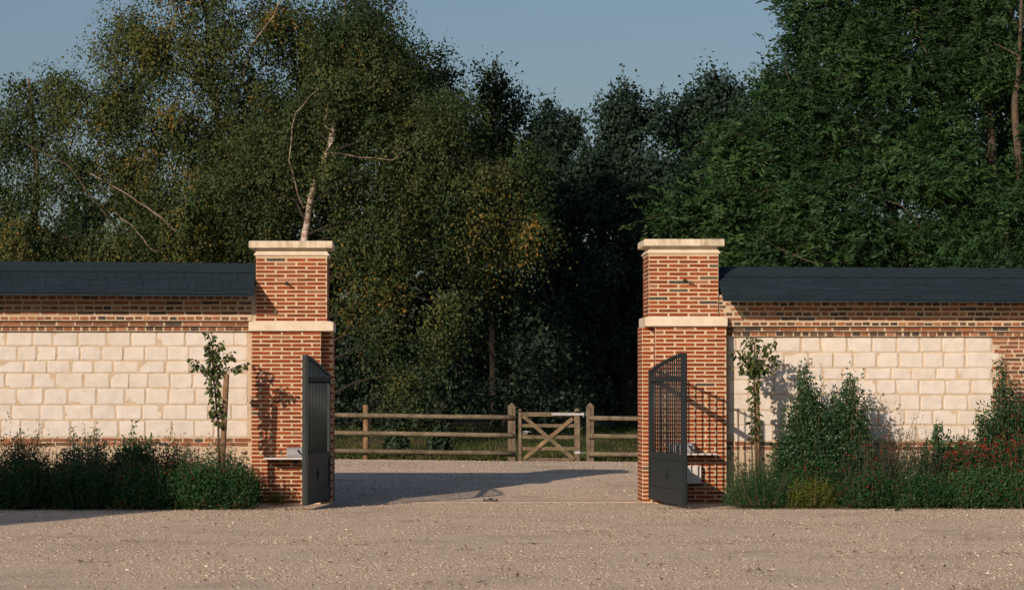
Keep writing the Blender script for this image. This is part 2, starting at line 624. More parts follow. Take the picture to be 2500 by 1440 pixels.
GX = [-900, -300, -120, -60] + span(-30, 30, 1.0) + [60, 120, 300, 900]
GY = [-300, -120, -60] + span(-30, 50, 1.0) + [60, 90, 150, 300, 900]
sheet('ground', GX, GY, M['turf'], lambda x, y: -0.05 * (1 - sstep(14.8, 15.6, y)), 'rough grassy ground running under the trees', 'ground')
sheet('gravel_yard', [-60, -40, -25] + span(-12, 14, 0.22) + [25, 40, 60], [-60, -45] + span(-32, 15.0, 0.22), M['gravel'], 0.008,
      'pale beige gravel courtyard and drive', 'gravel', edge=lambda x: 0.18 * noise.noise(Vector((x * 1.7, 0, 0))))
XL0, XL1 = xa(614), xa(783)          # left pillar, lower shaft
XR0, XR1 = xa(1600), xa(1773)
BE = -1.62


def bed(name, x0, x1, label):
    xs = span(x0, x1, 0.15)
    v, f = [], []
    for i, x in enumerate(xs):
        e = BE + 0.2 + 0.08 * noise.noise(Vector((x * 2, 1, 0)))
        for (y, z) in ((e, -0.01), (e + 0.12, 0.035), (-0.6, 0.07), (0.185, 0.08)):
            v.append((x, y, z + (0.015 * noise.noise(Vector((x * 5, y * 5, 0))) if y > e else 0)))
    for i in range(len(xs) - 1):
        for j in range(3):
            a = i * 4 + j
            f.append((a, a + 4, a + 5, a + 1))
    me = bpy.data.meshes.new(name)
    me.from_pydata(v, [], [tuple(reversed(q)) for q in f])
    me.materials.append(M['soil'])
    a = me.attributes.new('Col', 'FLOAT_COLOR', 'FACE')
    a.data.foreach_set('color', [1.0] * (4 * len(f)))
    o = bpy.data.objects.new(name, me)
    COL.objects.link(o)
    tag(o, label, 'soil', kind='structure')


bed('planting_bed', -9.0, XL0 - 0.02, 'dark soil of the bed along the left wall')
bed('planting_bed', XR1 + 0.02, 11.0, 'dark soil of the bed along the right wall')

# loose stones of the gravel
def gravel_stones():
    n = 170000
    y = -17.5 + 32.0 * rng.random(n) ** 0.9
    half = (y + 35) / 35 * 6.3
    x = (y + 35) / 35 * 1.05 + half * rng.uniform(-1, 1, n)
    keep = ~((y > BE - 0.02) & (y < 0.9) & ((x < XL1 + .1) | (x > XR0 - .15)))
    keep &= ~((y > .3) & (y < .98) & (rng.random(n) < .45))
    dn = np.array([noise.noise(Vector((a * 0.9, b * 0.45, 5))) for a, b in zip(x[:], y[:])])
    keep &= rng.random(n) < np.clip(0.66 + dn * 1.0, 0.2, 1)
    x, y = x[keep], y[keep]
    n = len(x)
    z = np.array([gz(a, b) for a, b in zip(x, y)]) + 0.008
    s = np.exp(rng.normal(math.log(0.0050), 0.40, n)).clip(0.0025, 0.016)
    base = np.array([(1, 0, 0), (0, 1, 0), (-1, 0, 0), (0, -1, 0), (0, 0, .62), (0, 0, -.5)], float)
    V = base[None] + rng.uniform(-.25, .25, (n, 6, 3))
    th = rng.uniform(0, 6.28, n)
    c, sn = np.cos(th)[:, None], np.sin(th)[:, None]
    X = V[..., 0] * c - V[..., 1] * sn
    Y = V[..., 0] * sn + V[..., 1] * c
    X = X * (1 + .5 * rng.random((n, 1)))
    V = np.stack([X, Y, V[..., 2]], -1) * s[:, None, None] * 1.25
    V += np.stack([x, y, z + s * .15], -1)[:, None, :]
    o = np_mesh('gravel_stones', V, 6, [(0, 1, 4), (1, 2, 4), (2, 3, 4), (3, 0, 4), (1, 0, 5), (2, 1, 5), (3, 2, 5), (0, 3, 5)],
                np.clip(rng.normal(.5, .24, n), 0, 1), M['pebble'])
    tag(o, 'loose beige stones lying over the gravel yard', 'gravel', kind='stuff')


gravel_stones()


def litter():
    n = 700
    cl = [(U(-17, -1.8), ) for _ in range(60)]
    P, D, L, W, T = [], [], [], [], []
    for (cy,) in cl:
        hx = (cy + 35) / 35 * 6.0
        cx = (cy + 35) / 35 * 1.0 + U(-hx, hx)
        for k in range(random.choice((2, 4, 7, 14))):
            x, y = cx + random.gauss(0, .16), cy + random.gauss(0, .05)
            P.append((x, y, gz(x, y) + .016))
            D.append((U(-1, 1), U(-.3, .3), U(0, .25)))
            L.append(U(.02, .08))
            W.append(U(.008, .02))
            T.append(R())
    for k in range(1500):
        y = U(-17, 14)
        hx = (y + 35) / 35 * 6.0
        x = (y + 35) / 35 * 1.0 + U(-hx, hx)
        if y > BE and y < .9 and (x < XL1 or x > XR0):
            continue
        P.append((x, y, gz(x, y) + .014))
        D.append((U(-1, 1), U(-1, 1), U(0, .35)))
        L.append(U(.012, .04))
        W.append(U(.006, .02))
        T.append(R())
    for k in range(900):
        x = U(-5.2, XL1) if R() < .5 else U(XR0 - .1, 7.5)
        y = BE - abs(random.gauss(0, .09)) + .06
        P.append((x, y, gz(x, y) + .014))
        D.append((U(-1, 1), U(-1, 1), U(0, .5)))
        L.append(U(.015, .05))
        W.append(U(.008, .022))
        T.append(R())
    n = len(P)
    nr = rng.normal(size=(n, 3)) * .3
    nr[:, 2] += 1
    o = leaves('leaf_litter', np.array(P), np.array(D), L, W, np.array(T), M['litter'], None, nrm=nr)
    tag(o, 'brown leaf and twig scraps blown over the gravel', 'leaf litter', kind='stuff')


litter()

# ------------------------------------------------------------------ masonry
RED = [(0.27, 0.060, 0.018), (0.30, 0.070, 0.021), (0.24, 0.050, 0.016), (0.32, 0.083, 0.026), (0.28, 0.064, 0.019), (0.22, 0.054, 0.021)]
DUSTY = [(0.31, 0.13, 0.075), (0.27, 0.12, 0.08), (0.35, 0.165, 0.105)]
DARK = [(0.095, 0.072, 0.058), (0.125, 0.088, 0.065), (0.075, 0.065, 0.06)]
OLD = [(0.29, 0.115, 0.055), (0.23, 0.105, 0.058), (0.34, 0.15, 0.072), (0.19, 0.10, 0.062), (0.30, 0.145, 0.085), (0.38, 0.20, 0.12), (0.16, 0.095, 0.066)]


def bcol(mix):
    r = R()
    c = random.choice(mix[0] if r < mix[3] else (mix[1] if r < mix[4] else mix[2]))
    k = U(.88, 1.1)
    return (c[0] * k, c[1] * k, c[2] * k)


NEW = (RED, DUSTY, DARK, 0.84, 0.93)
LOWNEW = (RED, DUSTY, DARK, 0.93, 0.985)
WALLA = (OLD, DUSTY, DARK, 0.70, 0.89)
WALLB = (OLD, DUSTY, DARK, 0.45, 0.62)
PIER = (DUSTY, OLD, DARK, 0.50, 0.85)


def brick_face(mb, o, ux, length, z0, z1, pitch, mix, nrm, bl=0.212, joint=0.022, hfrac=0.66, proud=0.004, bond='run', rough=0.0015,
               header=False, skip=None):
    """bricks laid on a vertical face: origin o (x,y), unit ux along it, outward nrm"""
    ux, nrm = Vector((ux[0], ux[1], 0)), Vector((nrm[0], nrm[1], 0))
    O = Vector((o[0], o[1], 0))
    n = int(round((z1 - z0) / pitch))
    pitch = (z1 - z0) / n
    for r in range(n):
        zc = z0 + (r + 0.5) * pitch
        h = pitch * hfrac * U(.95, 1.05)
        x = 0.0
        first = True
        ph = (r % 2)
        if bond in ('wall', 'wall1', 'head'):
            x = -U(0, .2)
        while x < length - 0.02:
            L = bl
            if bond == 'run' and first and ph:
                L = (bl - joint) / 2
            if bond == 'wall1':
                L = bl * U(.94, 1.04)
            if bond == 'wall':
                L = bl * (U(.92, 1.03) if R() < (.7 if (r % 3) else .35) else U(.47, .55))
            if header:
                L = (bl - joint) / 2 * U(.9, 1.1)
            first = False
            a, b = max(x, 0.004), min(x + L, length - 0.004)
            if b - a > 0.03 and not (skip and skip((a + b) / 2, zc)):
                a += U(-rough, rough) * 2
                b += U(-rough, rough) * 2
                hh = h / 2
                c = min(0.008, hh * .6)
                p = proud * U(.6, 1.3)
                dz = U(-rough, rough)
                q = [(a + c * U(.2, 1), -hh), (a + (b - a) * .33, -hh + U(-1, 1) * rough), (a + (b - a) * .66, -hh + U(-1, 1) * rough), (b - c * U(.2, 1), -hh),
                     (b, -hh + c * U(.3, 1)), (b, hh - c * U(.3, 1)),
                     (b - c * U(.2, 1), hh), (a + (b - a) * .66, hh + U(-1, 1) * rough), (a + (b - a) * .33, hh + U(-1, 1) * rough), (a + c * U(.2, 1), hh),
                     (a, hh - c * U(.3, 1)), (a, -hh + c * U(.3, 1))]
                fr = [O + ux * u + Vector((0, 0, zc + dz + v)) + nrm * (p + U(-.0006, .0006)) for u, v in q]
                bk = [O + ux * u + Vector((0, 0, zc + dz + v)) - nrm * .01 for u, v in q]
                col = bcol(mix)
                k = len(q)
                mb.add(fr + bk, [tuple(range(k))] + [(i, i + k, (i + 1) % k + k, (i + 1) % k) for i in range(k)], 0, col)
            x += L + joint * U(.85, 1.15)


def brick_box(mb, x0, x1, y0, y1, z0, z1, pitch, mix, faces='fblr', **kw):
    mb.box(x0, x1, y0, y1, z0 - .0, z1, 1)
    if 'f' in faces:
        brick_face(mb, (x0, y0), (1, 0), x1 - x0, z0, z1, pitch, mix, (0, -1), **kw)
    if 'b' in faces:
        brick_face(mb, (x1, y1), (-1, 0), x1 - x0, z0, z1, pitch, mix, (0, 1), **kw)
    if 'l' in faces:
        brick_face(mb, (x0, y1), (0, -1), y1 - y0, z0, z1, pitch, mix, (-1, 0), **kw)
    if 'r' in faces:
        brick_face(mb, (x1, y0), (0, 1), y1 - y0, z0, z1, pitch, mix, (1, 0), **kw)


BM = [M['brick'], M['mortar']]


def pillar(side, xl0, xl1, nib, xu0, xu1, xb0, xb1, xc0, xc1, zz, label):
    """zz: cap top, cap bottom, neck bottom, moulding bottom, first brick, band top, band bottom"""
    base = -0.03
    root = empty('gate_pillar', ((xl0 + xl1) / 2, 0.45, 0), label, 'gate pillar', 'brick gate pillars')
    lo_ = MB()
    nibx0, nibx1 = (xl1, nib) if side < 0 else (nib, xl0)
    brick_box(lo_, xl0, xl1, 0, 0.95, base, zz[6], 0.0461, LOWNEW, 'flrb')
    brick_box(lo_, nibx0 + (0 if side < 0 else 0), nibx1, 0.24, 0.93, base, zz[6] - .002, 0.0461, LOWNEW, 'fb' + ('r' if side < 0 else 'l'))
    lo_.build('lower_shaft', BM, root)
    b = MB()
    b.box(xb0, xb1, -0.045, 0.99, zz[6], zz[5], 0, (1, 1, 1), 0.007)
    b.box(xb0 + .03, xb1 - .03, -0.015, 0.96, zz[5] - .002, zz[5] + .006, 0)
    b.build('string_course', M['caststone'], root)
    u = MB()
    brick_box(u, xu0, xu1, 0.045, 0.90, zz[5] + .004, zz[4] + .001, 0.0462, NEW)
    u.box(xu0 - .004, xu1 + .004, 0.041, 0.904, zz[4], zz[3] - .002, 1)
    u.build('upper_shaft', BM, root)
    m = MB()
    z3, z2, z1 = zz[3], zz[2], zz[1]
    h = z2 - z3
    prof = [(0.0, 0), (.018, .001), (.024, h * .25), (.022, h * .45), (.008, h * .6), (.004, h * .95), (-.002, h)]
    rings = []
    for (o_, dz) in prof:
        rings.append([(xu0 - o_, .045 - o_, z3 + dz), (xu1 + o_, .045 - o_, z3 + dz), (xu1 + o_, .90 + o_, z3 + dz), (xu0 - o_, .90 + o_, z3 + dz)])
    v = [p for r_ in rings for p in r_]
    f = []
    for k in range(len(rings) - 1):
        for j in range(4):
            a, c = k * 4 + j, k * 4 + (j + 1) % 4
            f.append((a, c, c + 4, a + 4))
    f.append((3, 2, 1, 0))
    f.append(tuple(range(len(v) - 4, len(v))))
    m.add(v, f)
    m.box(xu0 + .012, xu1 - .012, .057, .888, z2 - .001, z1 + .002)
    m.build('moulding', M['caststone'], root)
    c = MB()
    c.box(xc0, xc1, -0.04, 0.985, z1, zz[0], 0, (1, 1, 1), 0.008)
    # low pyramid top
    cx, cy = (xc0 + xc1) / 2, .47
    t = [(xc0 + .01, -.03, zz[0] - .001), (xc1 - .01, -.03, zz[0] - .001), (xc1 - .01, .975, zz[0] - .001), (xc0 + .01, .975, zz[0] - .001), (cx, cy, zz[0] + .022)]
    c.add(t, [(0, 1, 4), (1, 2, 4), (2, 3, 4), (3, 0, 4)])
    c.build('cap_slab', M['capstone'], root)
    return root


zl = [za(p) for p in (589, 606.5, 614, 624.5, 630, 785.5, 808.5)]
pillar(-1, XL0, XL1, xa(813, .24), xa(624), xa(797.5), xa(607), xa(814), xa(607), xa(811.5), zl,
       'brick gate pillar on the left of the drive')
zr = [za(p) for p in (583, 600.5, 609, 618, 623, 773.5, 796.5)]
pillar(1, XR0, XR1, xa(1568, .24), xa(1585), xa(1755), xa(1575.5), xa(1776), xa(1572.5), xa(1769), zr,
       'brick gate pillar on the right of the drive')

WF = 0.19                            # face of the stone panels


def stone_blocks(mb, x0, x1, zrows, seed, teeth=None):
    rs = random.Random(seed)
    for r in range(len(zrows) - 1):
        zt, zb = zrows[r], zrows[r + 1]
        xe = x1 + (teeth[r] if teeth else 0)
        x = x0 - rs.uniform(0, .2)
        while x < xe - .03:
            wdt = rs.uniform(.215, .33)
            nx = x + wdt
            if xe - nx < .14:
                nx = xe
            a, b = max(x, x0), nx
            if b - a < .05:
                x = nx
                continue
            g = .0075
            ax, bx_ = a + g + rs.uniform(-.003, .003), b - g + rs.uniform(-.003, .003)
            t0, t1 = rs.uniform(-.005, .005), rs.uniform(-.005, .005)
            b0, b1 = rs.uniform(-.004, .004), rs.uniform(-.004, .004)
            US = [0, .018, .07, .2, .35, .5, .65, .8, .93, .982, 1]
            VS = [0, .03, .12, .35, .65, .88, .97, 1]
            nu, nv = 10, 7
            k = rs.uniform(.955, 1.02)
            warm = rs.uniform(-.025, .02)
            col = (k, k * (1 + warm * .5), k * (1 + warm * 1.5))
            tilt = rs.uniform(-.004, .004)
            tv = rs.uniform(-.004, .004)
            vs = []
            for j in range(nv + 1):
                for i in range(nu + 1):
                    u, v = US[i], VS[j]
                    uu, vv = 2 * u - 1, 2 * v - 1
                    # round the corners
                    rx = 1 - .022 * (abs(vv) ** 8)
                    rz = 1 - .035 * (abs(uu) ** 10)
                    X = (ax + bx_) / 2 + uu * (bx_ - ax) / 2 * rx
                    top = zt - g * .8 + t0 * (1 - u) + t1 * u
                    bot = zb + g * .8 + b0 * (1 - u) + b1 * u
                    Z = (top + bot) / 2 + vv * (top - bot) / 2 * rz
                    nn = noise.noise(Vector((X * 16, Z * 16, r)))
                    X += nn * .010 * (abs(uu) > .8)
                    Z += noise.noise(Vector((X * 14, Z * 14, r + 9))) * .009 * (abs(vv) > .8)
                    e = min(1 - abs(uu), (1 - abs(vv)) * .75)
                    lift = .0045 * min(1, e / .03)
                    dep = lift + .004 * noise.noise(Vector((X * 9, Z * 9, 4))) + .002 * noise.noise(Vector((X * 30, Z * 30, 2))) + tilt * uu + tv * vv if e > 0 else -.004
                    vs.append((X, WF - dep, Z))
            fs = []
            for j in range(nv):
                for i in range(nu):
                    q = j * (nu + 1) + i
                    fs.append((q, q + 1, q + nu + 2, q + nu + 1))
            mb.add(vs, fs, 0, col, True)
            x = nx


def frieze(mb, x0, x1, ztop, zstone, mix, seed):
    """rows of old brick above the stone, stepping out towards the roof"""
    random.seed(seed)
    H = zstone
    n = 9
    p = (ztop - .012 - H) / n
    ys = [WF - .045, WF - .085] + [.058] * 7
    mb.box(x0, x1, ys[0], .55, H, H + p, 1)
    mb.box(x0, x1, ys[1], .55, H + p + .0005, H + 2 * p, 1)
    mb.box(x0, x1, ys[2], .55, H + 2 * p + .0005, ztop, 1)
    for i in range(n):
        head = (i % 2 == 0)
        brick_face(mb, (x0, ys[i]), (1, 0), x1 - x0, H + i * p + .001, H + (i + 1) * p, p, mix, (0, -1), bl=.188 if not head else .182,
                   joint=.0175 if not head else .018, hfrac=.63 if i > 1 else .76, proud=.004, bond='wall1' if not head else 'head', rough=.003, header=head)


def flint_base(mb, x0, x1, z0, z1, seed):
    rs = random.Random(seed)
    mb.box(x0, x1, WF - .008, .55, z0, z1, 1)
    for k in range(int((x1 - x0) * 60)):
        x, z = rs.uniform(x0 + .05, x1 - .05), rs.uniform(z0 + .03, z1 - .04)
        sx, sz = rs.uniform(.016, .045), rs.uniform(.012, .028)
        nn = 8
        c = rs.choice([(1, 1, 1), (1.6, 1.4, 1.2), (.5, .5, .55), (2.4, 2.1, 1.8)])
        ring = [(x + math.cos(t * 6.283 / nn) * sx * rs.uniform(.75, 1.15), WF - .010, z + math.sin(t * 6.283 / nn) * sz * rs.uniform(.75, 1.15)) for t in range(nn)]
        inner = [(x + (p[0] - x) * .6, WF - .024, z + (p[2] - z) * .6) for p in ring]
        mb.add(ring + inner, [tuple(range(nn, 2 * nn))] + [(i, (i + 1) % nn, (i + 1) % nn + nn, i + nn) for i in range(nn)], 0, c, False)


def roof(root, x0, x1, ez, rz, slope_x, xref, seed, verge):
    """pitched shingle roof: eaves at y=-.40, ridge at y=.45"""
    rs = random.Random(seed)
    YE, YR = -0.40, 0.45
    zof = lambda x: (x - xref) * slope_x

    def P(x, s, lift=0.0, back=False):
        y = YE + (YR - YE) * s
        z = ez + (rz - ez) * s
        nx = Vector((0, -(rz - ez), (YR - YE))).normalized() * lift
        if back:
            return Vector((x, 2 * YR - y - nx.y, z + nx.z + zof(x)))
        return Vector((x, y + nx.y, z + nx.z + zof(x)))
    d = MB()
    xs = span(x0, x1, .5)
    for i in range(len(xs) - 1):
        a, b = xs[i], xs[i + 1]
        for back in (False, True):
            q = [P(a, 0, 0, back), P(b, 0, 0, back), P(b, 1, 0, back), P(a, 1, 0, back)]
            g = [p - Vector((0, 0, .028)) for p in q]
            if back:
                q, g = q[::-1], g[::-1]
            d.poly(q)
            d.poly(g[::-1])
        d.poly([P(a, 0) - Vector((0, 0, .028)), P(b, 0) - Vector((0, 0, .028)), P(b, 0), P(a, 0)])
        d.poly([P(b, 0, 0, True) - Vector((0, 0, .028)), P(a, 0, 0, True) - Vector((0, 0, .028)), P(a, 0, 0, True), P(b, 0, 0, True)])
    for x in (x0, x1):
        q = [P(x, 0), P(x, 1), P(x, 0, 0, True)]
        g = [p - Vector((0, 0, .028)) for p in q]
        d.poly([q[0], q[1], g[1], g[0]])
        d.poly([q[1], q[2], g[2], g[1]])
    r = d.build('roof', M['roof'], root)
    sh = MB()
    rows = [(-.012, .20), (.17, .37), (.34, .54), (.51, .70)]
    for back in (False, True):
        for ri, (s0, s1) in enumerate(rows):
            x = x0 - rs.uniform(0, .12)
            while x < x1:
                wd = rs.choice((.10, .10, .2, .2, .3))
                a, b = max(x, x0) + .0025, min(x + wd, x1) - .0025
                drop = rs.choice((0, 0, .045, .09, .09)) if ri else 0
                l0 = .0045 + rs.uniform(0, .0015) + .0035 * (drop > 0)
                if b > a + .01:
                    k = rs.uniform(.93, 1.07)
                    fr0, fr1 = P(a, s0 - drop, l0, back), P(b, s0 - drop + rs.uniform(-.006, .006), l0, back)
                    t1, t0 = P(b, s1, .001, back), P(a, s1, .001, back)
                    g0, g1 = P(a, s0 - drop, 0.0, back), P(b, s0 - drop, 0.0, back)
                    col = (k, k, k * 1.02)
                    if back:
                        sh.poly([t0, t1, fr1, fr0], 0, col)
                    else:
                        sh.poly([fr0, fr1, t1, t0], 0, col)
                        sh.poly([g0, g1, fr1, fr0], 0, (.4, .4, .4))
                x += wd
    # ridge course folded over the top, its lower edge wavy
    x = x0
    while x < x1:
        b = min(x + .21, x1)
        k = rs.uniform(.96, 1.05)
        n = 4
        for i in range(n):
            u0, u1 = x + (b - x) * i / n, x + (b - x) * (i + 1) / n
            w0 = .665 + .028 * math.sin(i / n * math.pi) + .02 * noise.noise(Vector((u0 * 2, 0, seed)))
            w1 = .665 + .028 * math.sin((i + 1) / n * math.pi) + .02 * noise.noise(Vector((u1 * 2, 0, seed)))
            sh.poly([P(u0, w0, .014), P(u1, w1, .014), P(u1, 1.0, .014), P(u0, 1.0, .014)], 0, (k, k, k))
            sh.poly([P(u0, w0, .0), P(u1, w1, .0), P(u1, w1, .014), P(u0, w0, .014)], 0, (.4, .4, .4))
            sh.poly([P(u0, 1, .014), P(u1, 1, .014), P(u1, 1, .014, True), P(u0, 1, .014, True)], 0, (k, k, k))
            sh.poly([P(u0, 1, .014, True), P(u1, 1, .014, True), P(u1, w1, .014, True), P(u0, w0, .014, True)], 0, (k, k, k))
        x = b
    sh.build('shingles', M['roof'], r)
    return r


def wall_left():
    x0, x1 = -9.0, XL0
    root = empty('boundary_wall', ((x0 + x1) / 2, .45, 0), 'cream stone boundary wall under a dark roof, left of the drive', 'wall')
    rows = [za(p, WF) for p in (809, 846, 881, 911, 948, 988, 1025, 1068)]
    s = MB()
    s.box(x0, x1 - .001, WF, .69, rows[-1], rows[0], 1)
    stone_blocks(s, x0, x1 - .045, rows, 31)
    s.build('stone_panel', [M['stone'], M['mortar_tan']], root)
    f = MB()
    frieze(f, x0, XL0 - .001, 2.52, rows[0], WALLA, 5)
    f.box(XL0 - .001, xa(624) + 0.0, .07, .55, zl[5] + .007, 2.50, 1)
    f.build('brick_frieze', [M['brick'], M['mortar_tan']], root)
    b = MB()
    brick_box(b, x0, x1 - .002, WF - .012, .66, rows[-1] - .095, rows[-1] - .001, .0475, WALLA, 'f', bl=.21, joint=.016, hfrac=.78, bond='wall', rough=.004)
    b.build('brick_course', [M['brick'], M['mortar_tan']], root)
    fb = MB()
    flint_base(fb, x0, x1 - .003, -.05, rows[-1] - .096, 3)
    fb.build('flint_base', [M['flint'], M['mortar_tan']], root)
    roof(root, x0, xa(622.5, .0), za(718.5, -.4), za(646, .45), -.0065, xa(620), 8, False)


def wall_right():
    x0, x1 = XR1, 11.0
    root = empty('boundary_wall', ((x0 + x1) / 2, .45, 0), 'cream stone boundary wall under a dark roof, right of the drive', 'wall')
    rows = [za(p, WF) for p in (821, 860, 898, 927, 963, 1002, 1038, 1078)]
    xp = xa(2422, WF)
    xq = xa(2640, WF)
    s = MB()
    s.box(x0 + .001, xp, WF, .69, rows[-1], rows[0], 1)
    s.box(xq, x1, WF, .69, rows[-1], rows[0], 1)
    stone_blocks(s, x0 + .04, xp, rows, 77, [0, .095, 0, .02, .0, .03, 0])
    stone_blocks(s, xq, x1, rows, 79)
    s.build('stone_panel', [M['stone'], M['mortar_tan']], root)
    f = MB()
    frieze(f, x0 + .001, x1, 2.45, rows[0], WALLB, 15)
    f.box(xa(1758), x0 + .001, .07, .55, zr[5] + .007, 2.40, 1)
    brick_face(f, (xa(1758), .07), (1, 0), x0 - xa(1758), zr[5] + .01, 2.38, .0478, WALLB, (0, -1), bl=.1, rough=.003)
    f.build('brick_frieze', [M['brick'], M['mortar_tan']], root)
    p = MB()
    teeth = [0, .095, 0, .02, .0, .03, 0]
    p.box(xp + .001, xq - .001, WF - .001, .68, rows[-1], rows[0] - .001, 1)

    def sk(u, z):
        for r in range(7):
            if rows[r] >= z > rows[r + 1]:
                return u < teeth[r] + .05
        return False
    brick_face(p, (xp, WF - .001), (1, 0), xq - xp, rows[-1], rows[0], .0478, PIER, (0, -1), bl=.215, joint=.016, hfrac=.72, bond='wall', rough=.003, skip=sk)
    p.build('brick_pier', [M['brick'], M['mortar_tan']], root)
    b = MB()
    brick_box(b, x0 + .002, x1, WF - .012, .66, rows[-1] - .095, rows[-1] - .001, .0475, WALLA, 'f', bl=.21, joint=.016, hfrac=.78, bond='wall', rough=.004)
    b.build('brick_course', [M['brick'], M['mortar_tan']], root)
    fb = MB()
    flint_base(fb, x0 + .003, x1, -.05, rows[-1] - .096, 4)
    fb.build('flint_base', [M['flint'], M['mortar_tan']], root)
    roof(root, xa(1757.5, 0), x1, za(729, -.4), za(653, .45), -.004, xa(1790), 9, True)


wall_left()
wall_right()

# ------------------------------------------------------------------ sill of the gateway and the stop
sl = MB()
sx0, sx1 = xa(813, .24) + .004, xa(1568, .24) - .004
sl.box(sx0, sx1, .30, .98, -.04, .013, 0, (1, 1, 1), .002)
tag(sl.build('threshold', M['concrete']), 'pale concrete strip across the drive between the pillars', 'threshold', kind='structure')
gs = empty('gate_stop', at(1198, 1221, .66), 'small dark metal gate stop in the middle of the concrete strip', 'gate stop')
g = MB()
p = gs.location
g.box(p.x - .09, p.x + .09, p.y - .05, p.y + .05, .012, .020, 0, (1, 1, 1), .003)
for i in range(-2, 3):
    g.box(p.x + i * .035 - .010, p.x + i * .035 + .010, p.y - .03, p.y + .03, .020, .030 + .010 * (i % 2 == 0), 0, (1, 1, 1), .002)
g.build('base_plate', M['ironblack'], gs)
g = MB()
g.tube([(p.x, p.y, .03), (p.x, p.y, .044), (p.x, p.y, .050)], [.026, .024, .012], 12)
g.build('bolt_socket', M['iron'], gs)


# ------------------------------------------------------------------ iron gate leaves
def gate_leaf(hx, fx, fy, ztop_free, ztop_hinge, zbot, label, side):
    hy = .16
    A, B = Vector((hx, hy, 0)), Vector((fx, fy, 0))
    Ln = (B - A).length
    d = (B - A).normalized()
    n = Vector((d.y, -d.x, 0)) * (1 if side < 0 else -1)      # towards the drive opening
    if n.x * (-side) < 0:
        n = -n
    root = empty('iron_gate', A, label, 'gate', 'iron gate leaves standing open')

    def P(u, z, o=0.0):
        return A + d * u + n * o + Vector((0, 0, z))

    def slab(mb, u0, u1, z0, z1, th, off=0.0, bev=.0):
        q = []
        for o in (-th / 2 + off, th / 2 + off):
            q += [P(u0, z0, o), P(u1, z0, o), P(u1, z1, o), P(u0, z1, o)]
        mb.add(q, [(0, 1, 2, 3), (7, 6, 5, 4), (0, 4, 5, 1), (1, 5, 6, 2), (2, 6, 7, 3), (3, 7, 4, 0)])

    TH = .05
    st = .058
    zrail0, zrail1 = 1.405, 1.455
    zm0, zm1 = .535, .605
    mb = MB()
    slab(mb, 0, st, zbot, ztop_hinge, TH)
    mb.build('hinge_stile', M['iron'], root)
    mb = MB()
    slab(mb, Ln - st, Ln, zbot, ztop_free, TH + .01)
    slab(mb, Ln - .003, Ln + .012, zbot + .01, ztop_free - .01, .026, 0)
    for zz_ in (.25, .75, 1.2, 1.6):
        slab(mb, Ln + .012, Ln + .016, zz_, zz_ + .012, .012, 0)
    mb.build('meeting_stile', M['iron'], root)
    mb = MB()
    slab(mb, st, Ln - st, zrail0, zrail1, .04)
    mb.build('upper_rail', M['iron'], root)
    mb = MB()
    slab(mb, st, Ln - st, zm0, zm1, .042)
    slab(mb, st, Ln - st, zbot, zbot + .15, .042)
    mb.build('lower_rail', M['iron'], root)
    mb = MB()
    slab(mb, st - .001, Ln - st + .001, zbot + .149, zm0 + .001, .024)
    slab(mb, st + .001, Ln - st - .001, zbot + .155, zbot + .163, .034)
    slab(mb, st + .001, Ln - st - .001, zm0 - .014, zm0 - .006, .034)
    pn = mb.build('kick_panel', M['iron'], root)

    def arch(u):
        t = u / Ln
        return ztop_hinge - .015 + (ztop_free - ztop_hinge + .0) * (.55 * t + .45 * math.sin(t * math.pi / 2))
    mb = MB()
    N_ = 24
    for i in range(N_):
        u0, u1 = st + (Ln - 2 * st) * i / N_, st + (Ln - 2 * st) * (i + 1) / N_
        q = []
        for o in (-.013, .013):
            q += [P(u0, arch(u0) - .014, o), P(u1, arch(u1) - .014, o), P(u1, arch(u1), o), P(u0, arch(u0), o)]
        mb.add(q, [(0, 1, 2, 3), (7, 6, 5, 4), (0, 4, 5, 1), (2, 6, 7, 3)])
    mb.build('arched_rail', M['iron'], root)
    nb = 14
    for i in range(nb):
        u = st + (Ln - 2 * st) * (i + 1) / (nb + 1)
        mb = MB()
        zt = arch(u) - .001
        mb.tube([P(u, zm1 - .004), P(u, zt)], .0092, 8)
        mb.tube([P(u, zt), P(u, zt + .008), P(u, zt + .022), P(u, zt + .034)], [.008, .015, .013, .002], 8)
        mb.build('bar', M['iron'], root)
    # cast ornament in the middle of the panel
    mb = MB()
    uc, zc = Ln * .52, (zbot + .163 + zm0 - .014) / 2
    for sgn in (1, -1):
        off = sgn * .016
        for (a, lu, lz) in [(k * math.pi / 4, .10 if k % 2 == 0 else .055, .085 if k % 2 == 0 else .055) for k in range(8)]:
            du, dz = math.cos(a), math.sin(a)
            tip = (uc + du * lu, zc + dz * lz)
            m1 = (uc + du * lu * .5 - dz * .016, zc + dz * lz * .5 + du * .016)
            m2 = (uc + du * lu * .5 + dz * .016, zc + dz * lz * .5 - du * .016)
            c0 = P(uc, zc, off)
            mid = P(uc + du * lu * .5, zc + dz * lz * .5, off + sgn * .012)
            for (p1, p2) in ((m1, tip), (tip, m2)):
                mb.poly([c0, P(p1[0], p1[1], off), P(p2[0], p2[1], off), mid])
        mb.tube([P(uc, zc, off - sgn * .004), P(uc, zc, off + sgn * .016), P(uc, zc, off + sgn * .02)], [.02, .016, .004], 10)
    mb.build('ornament', M['iron'], pn)
    for zz_ in (.35, 1.3):
        mb = MB()
        mb.tube([P(-.022, zz_, 0), P(-.022, zz_ + .09, 0)], .016, 10)
        pv = P(-.02, zz_ + .045, 0)
        mb.obox(pv, P(.01, zz_ + .045, 0), .02, .05)
        mb.obox(pv, (hx + (-.06 if side < 0 else .06), .245, zz_ + .045), .02, .03)
        mb.build('hinge', M['ironblack'], root)
    return root


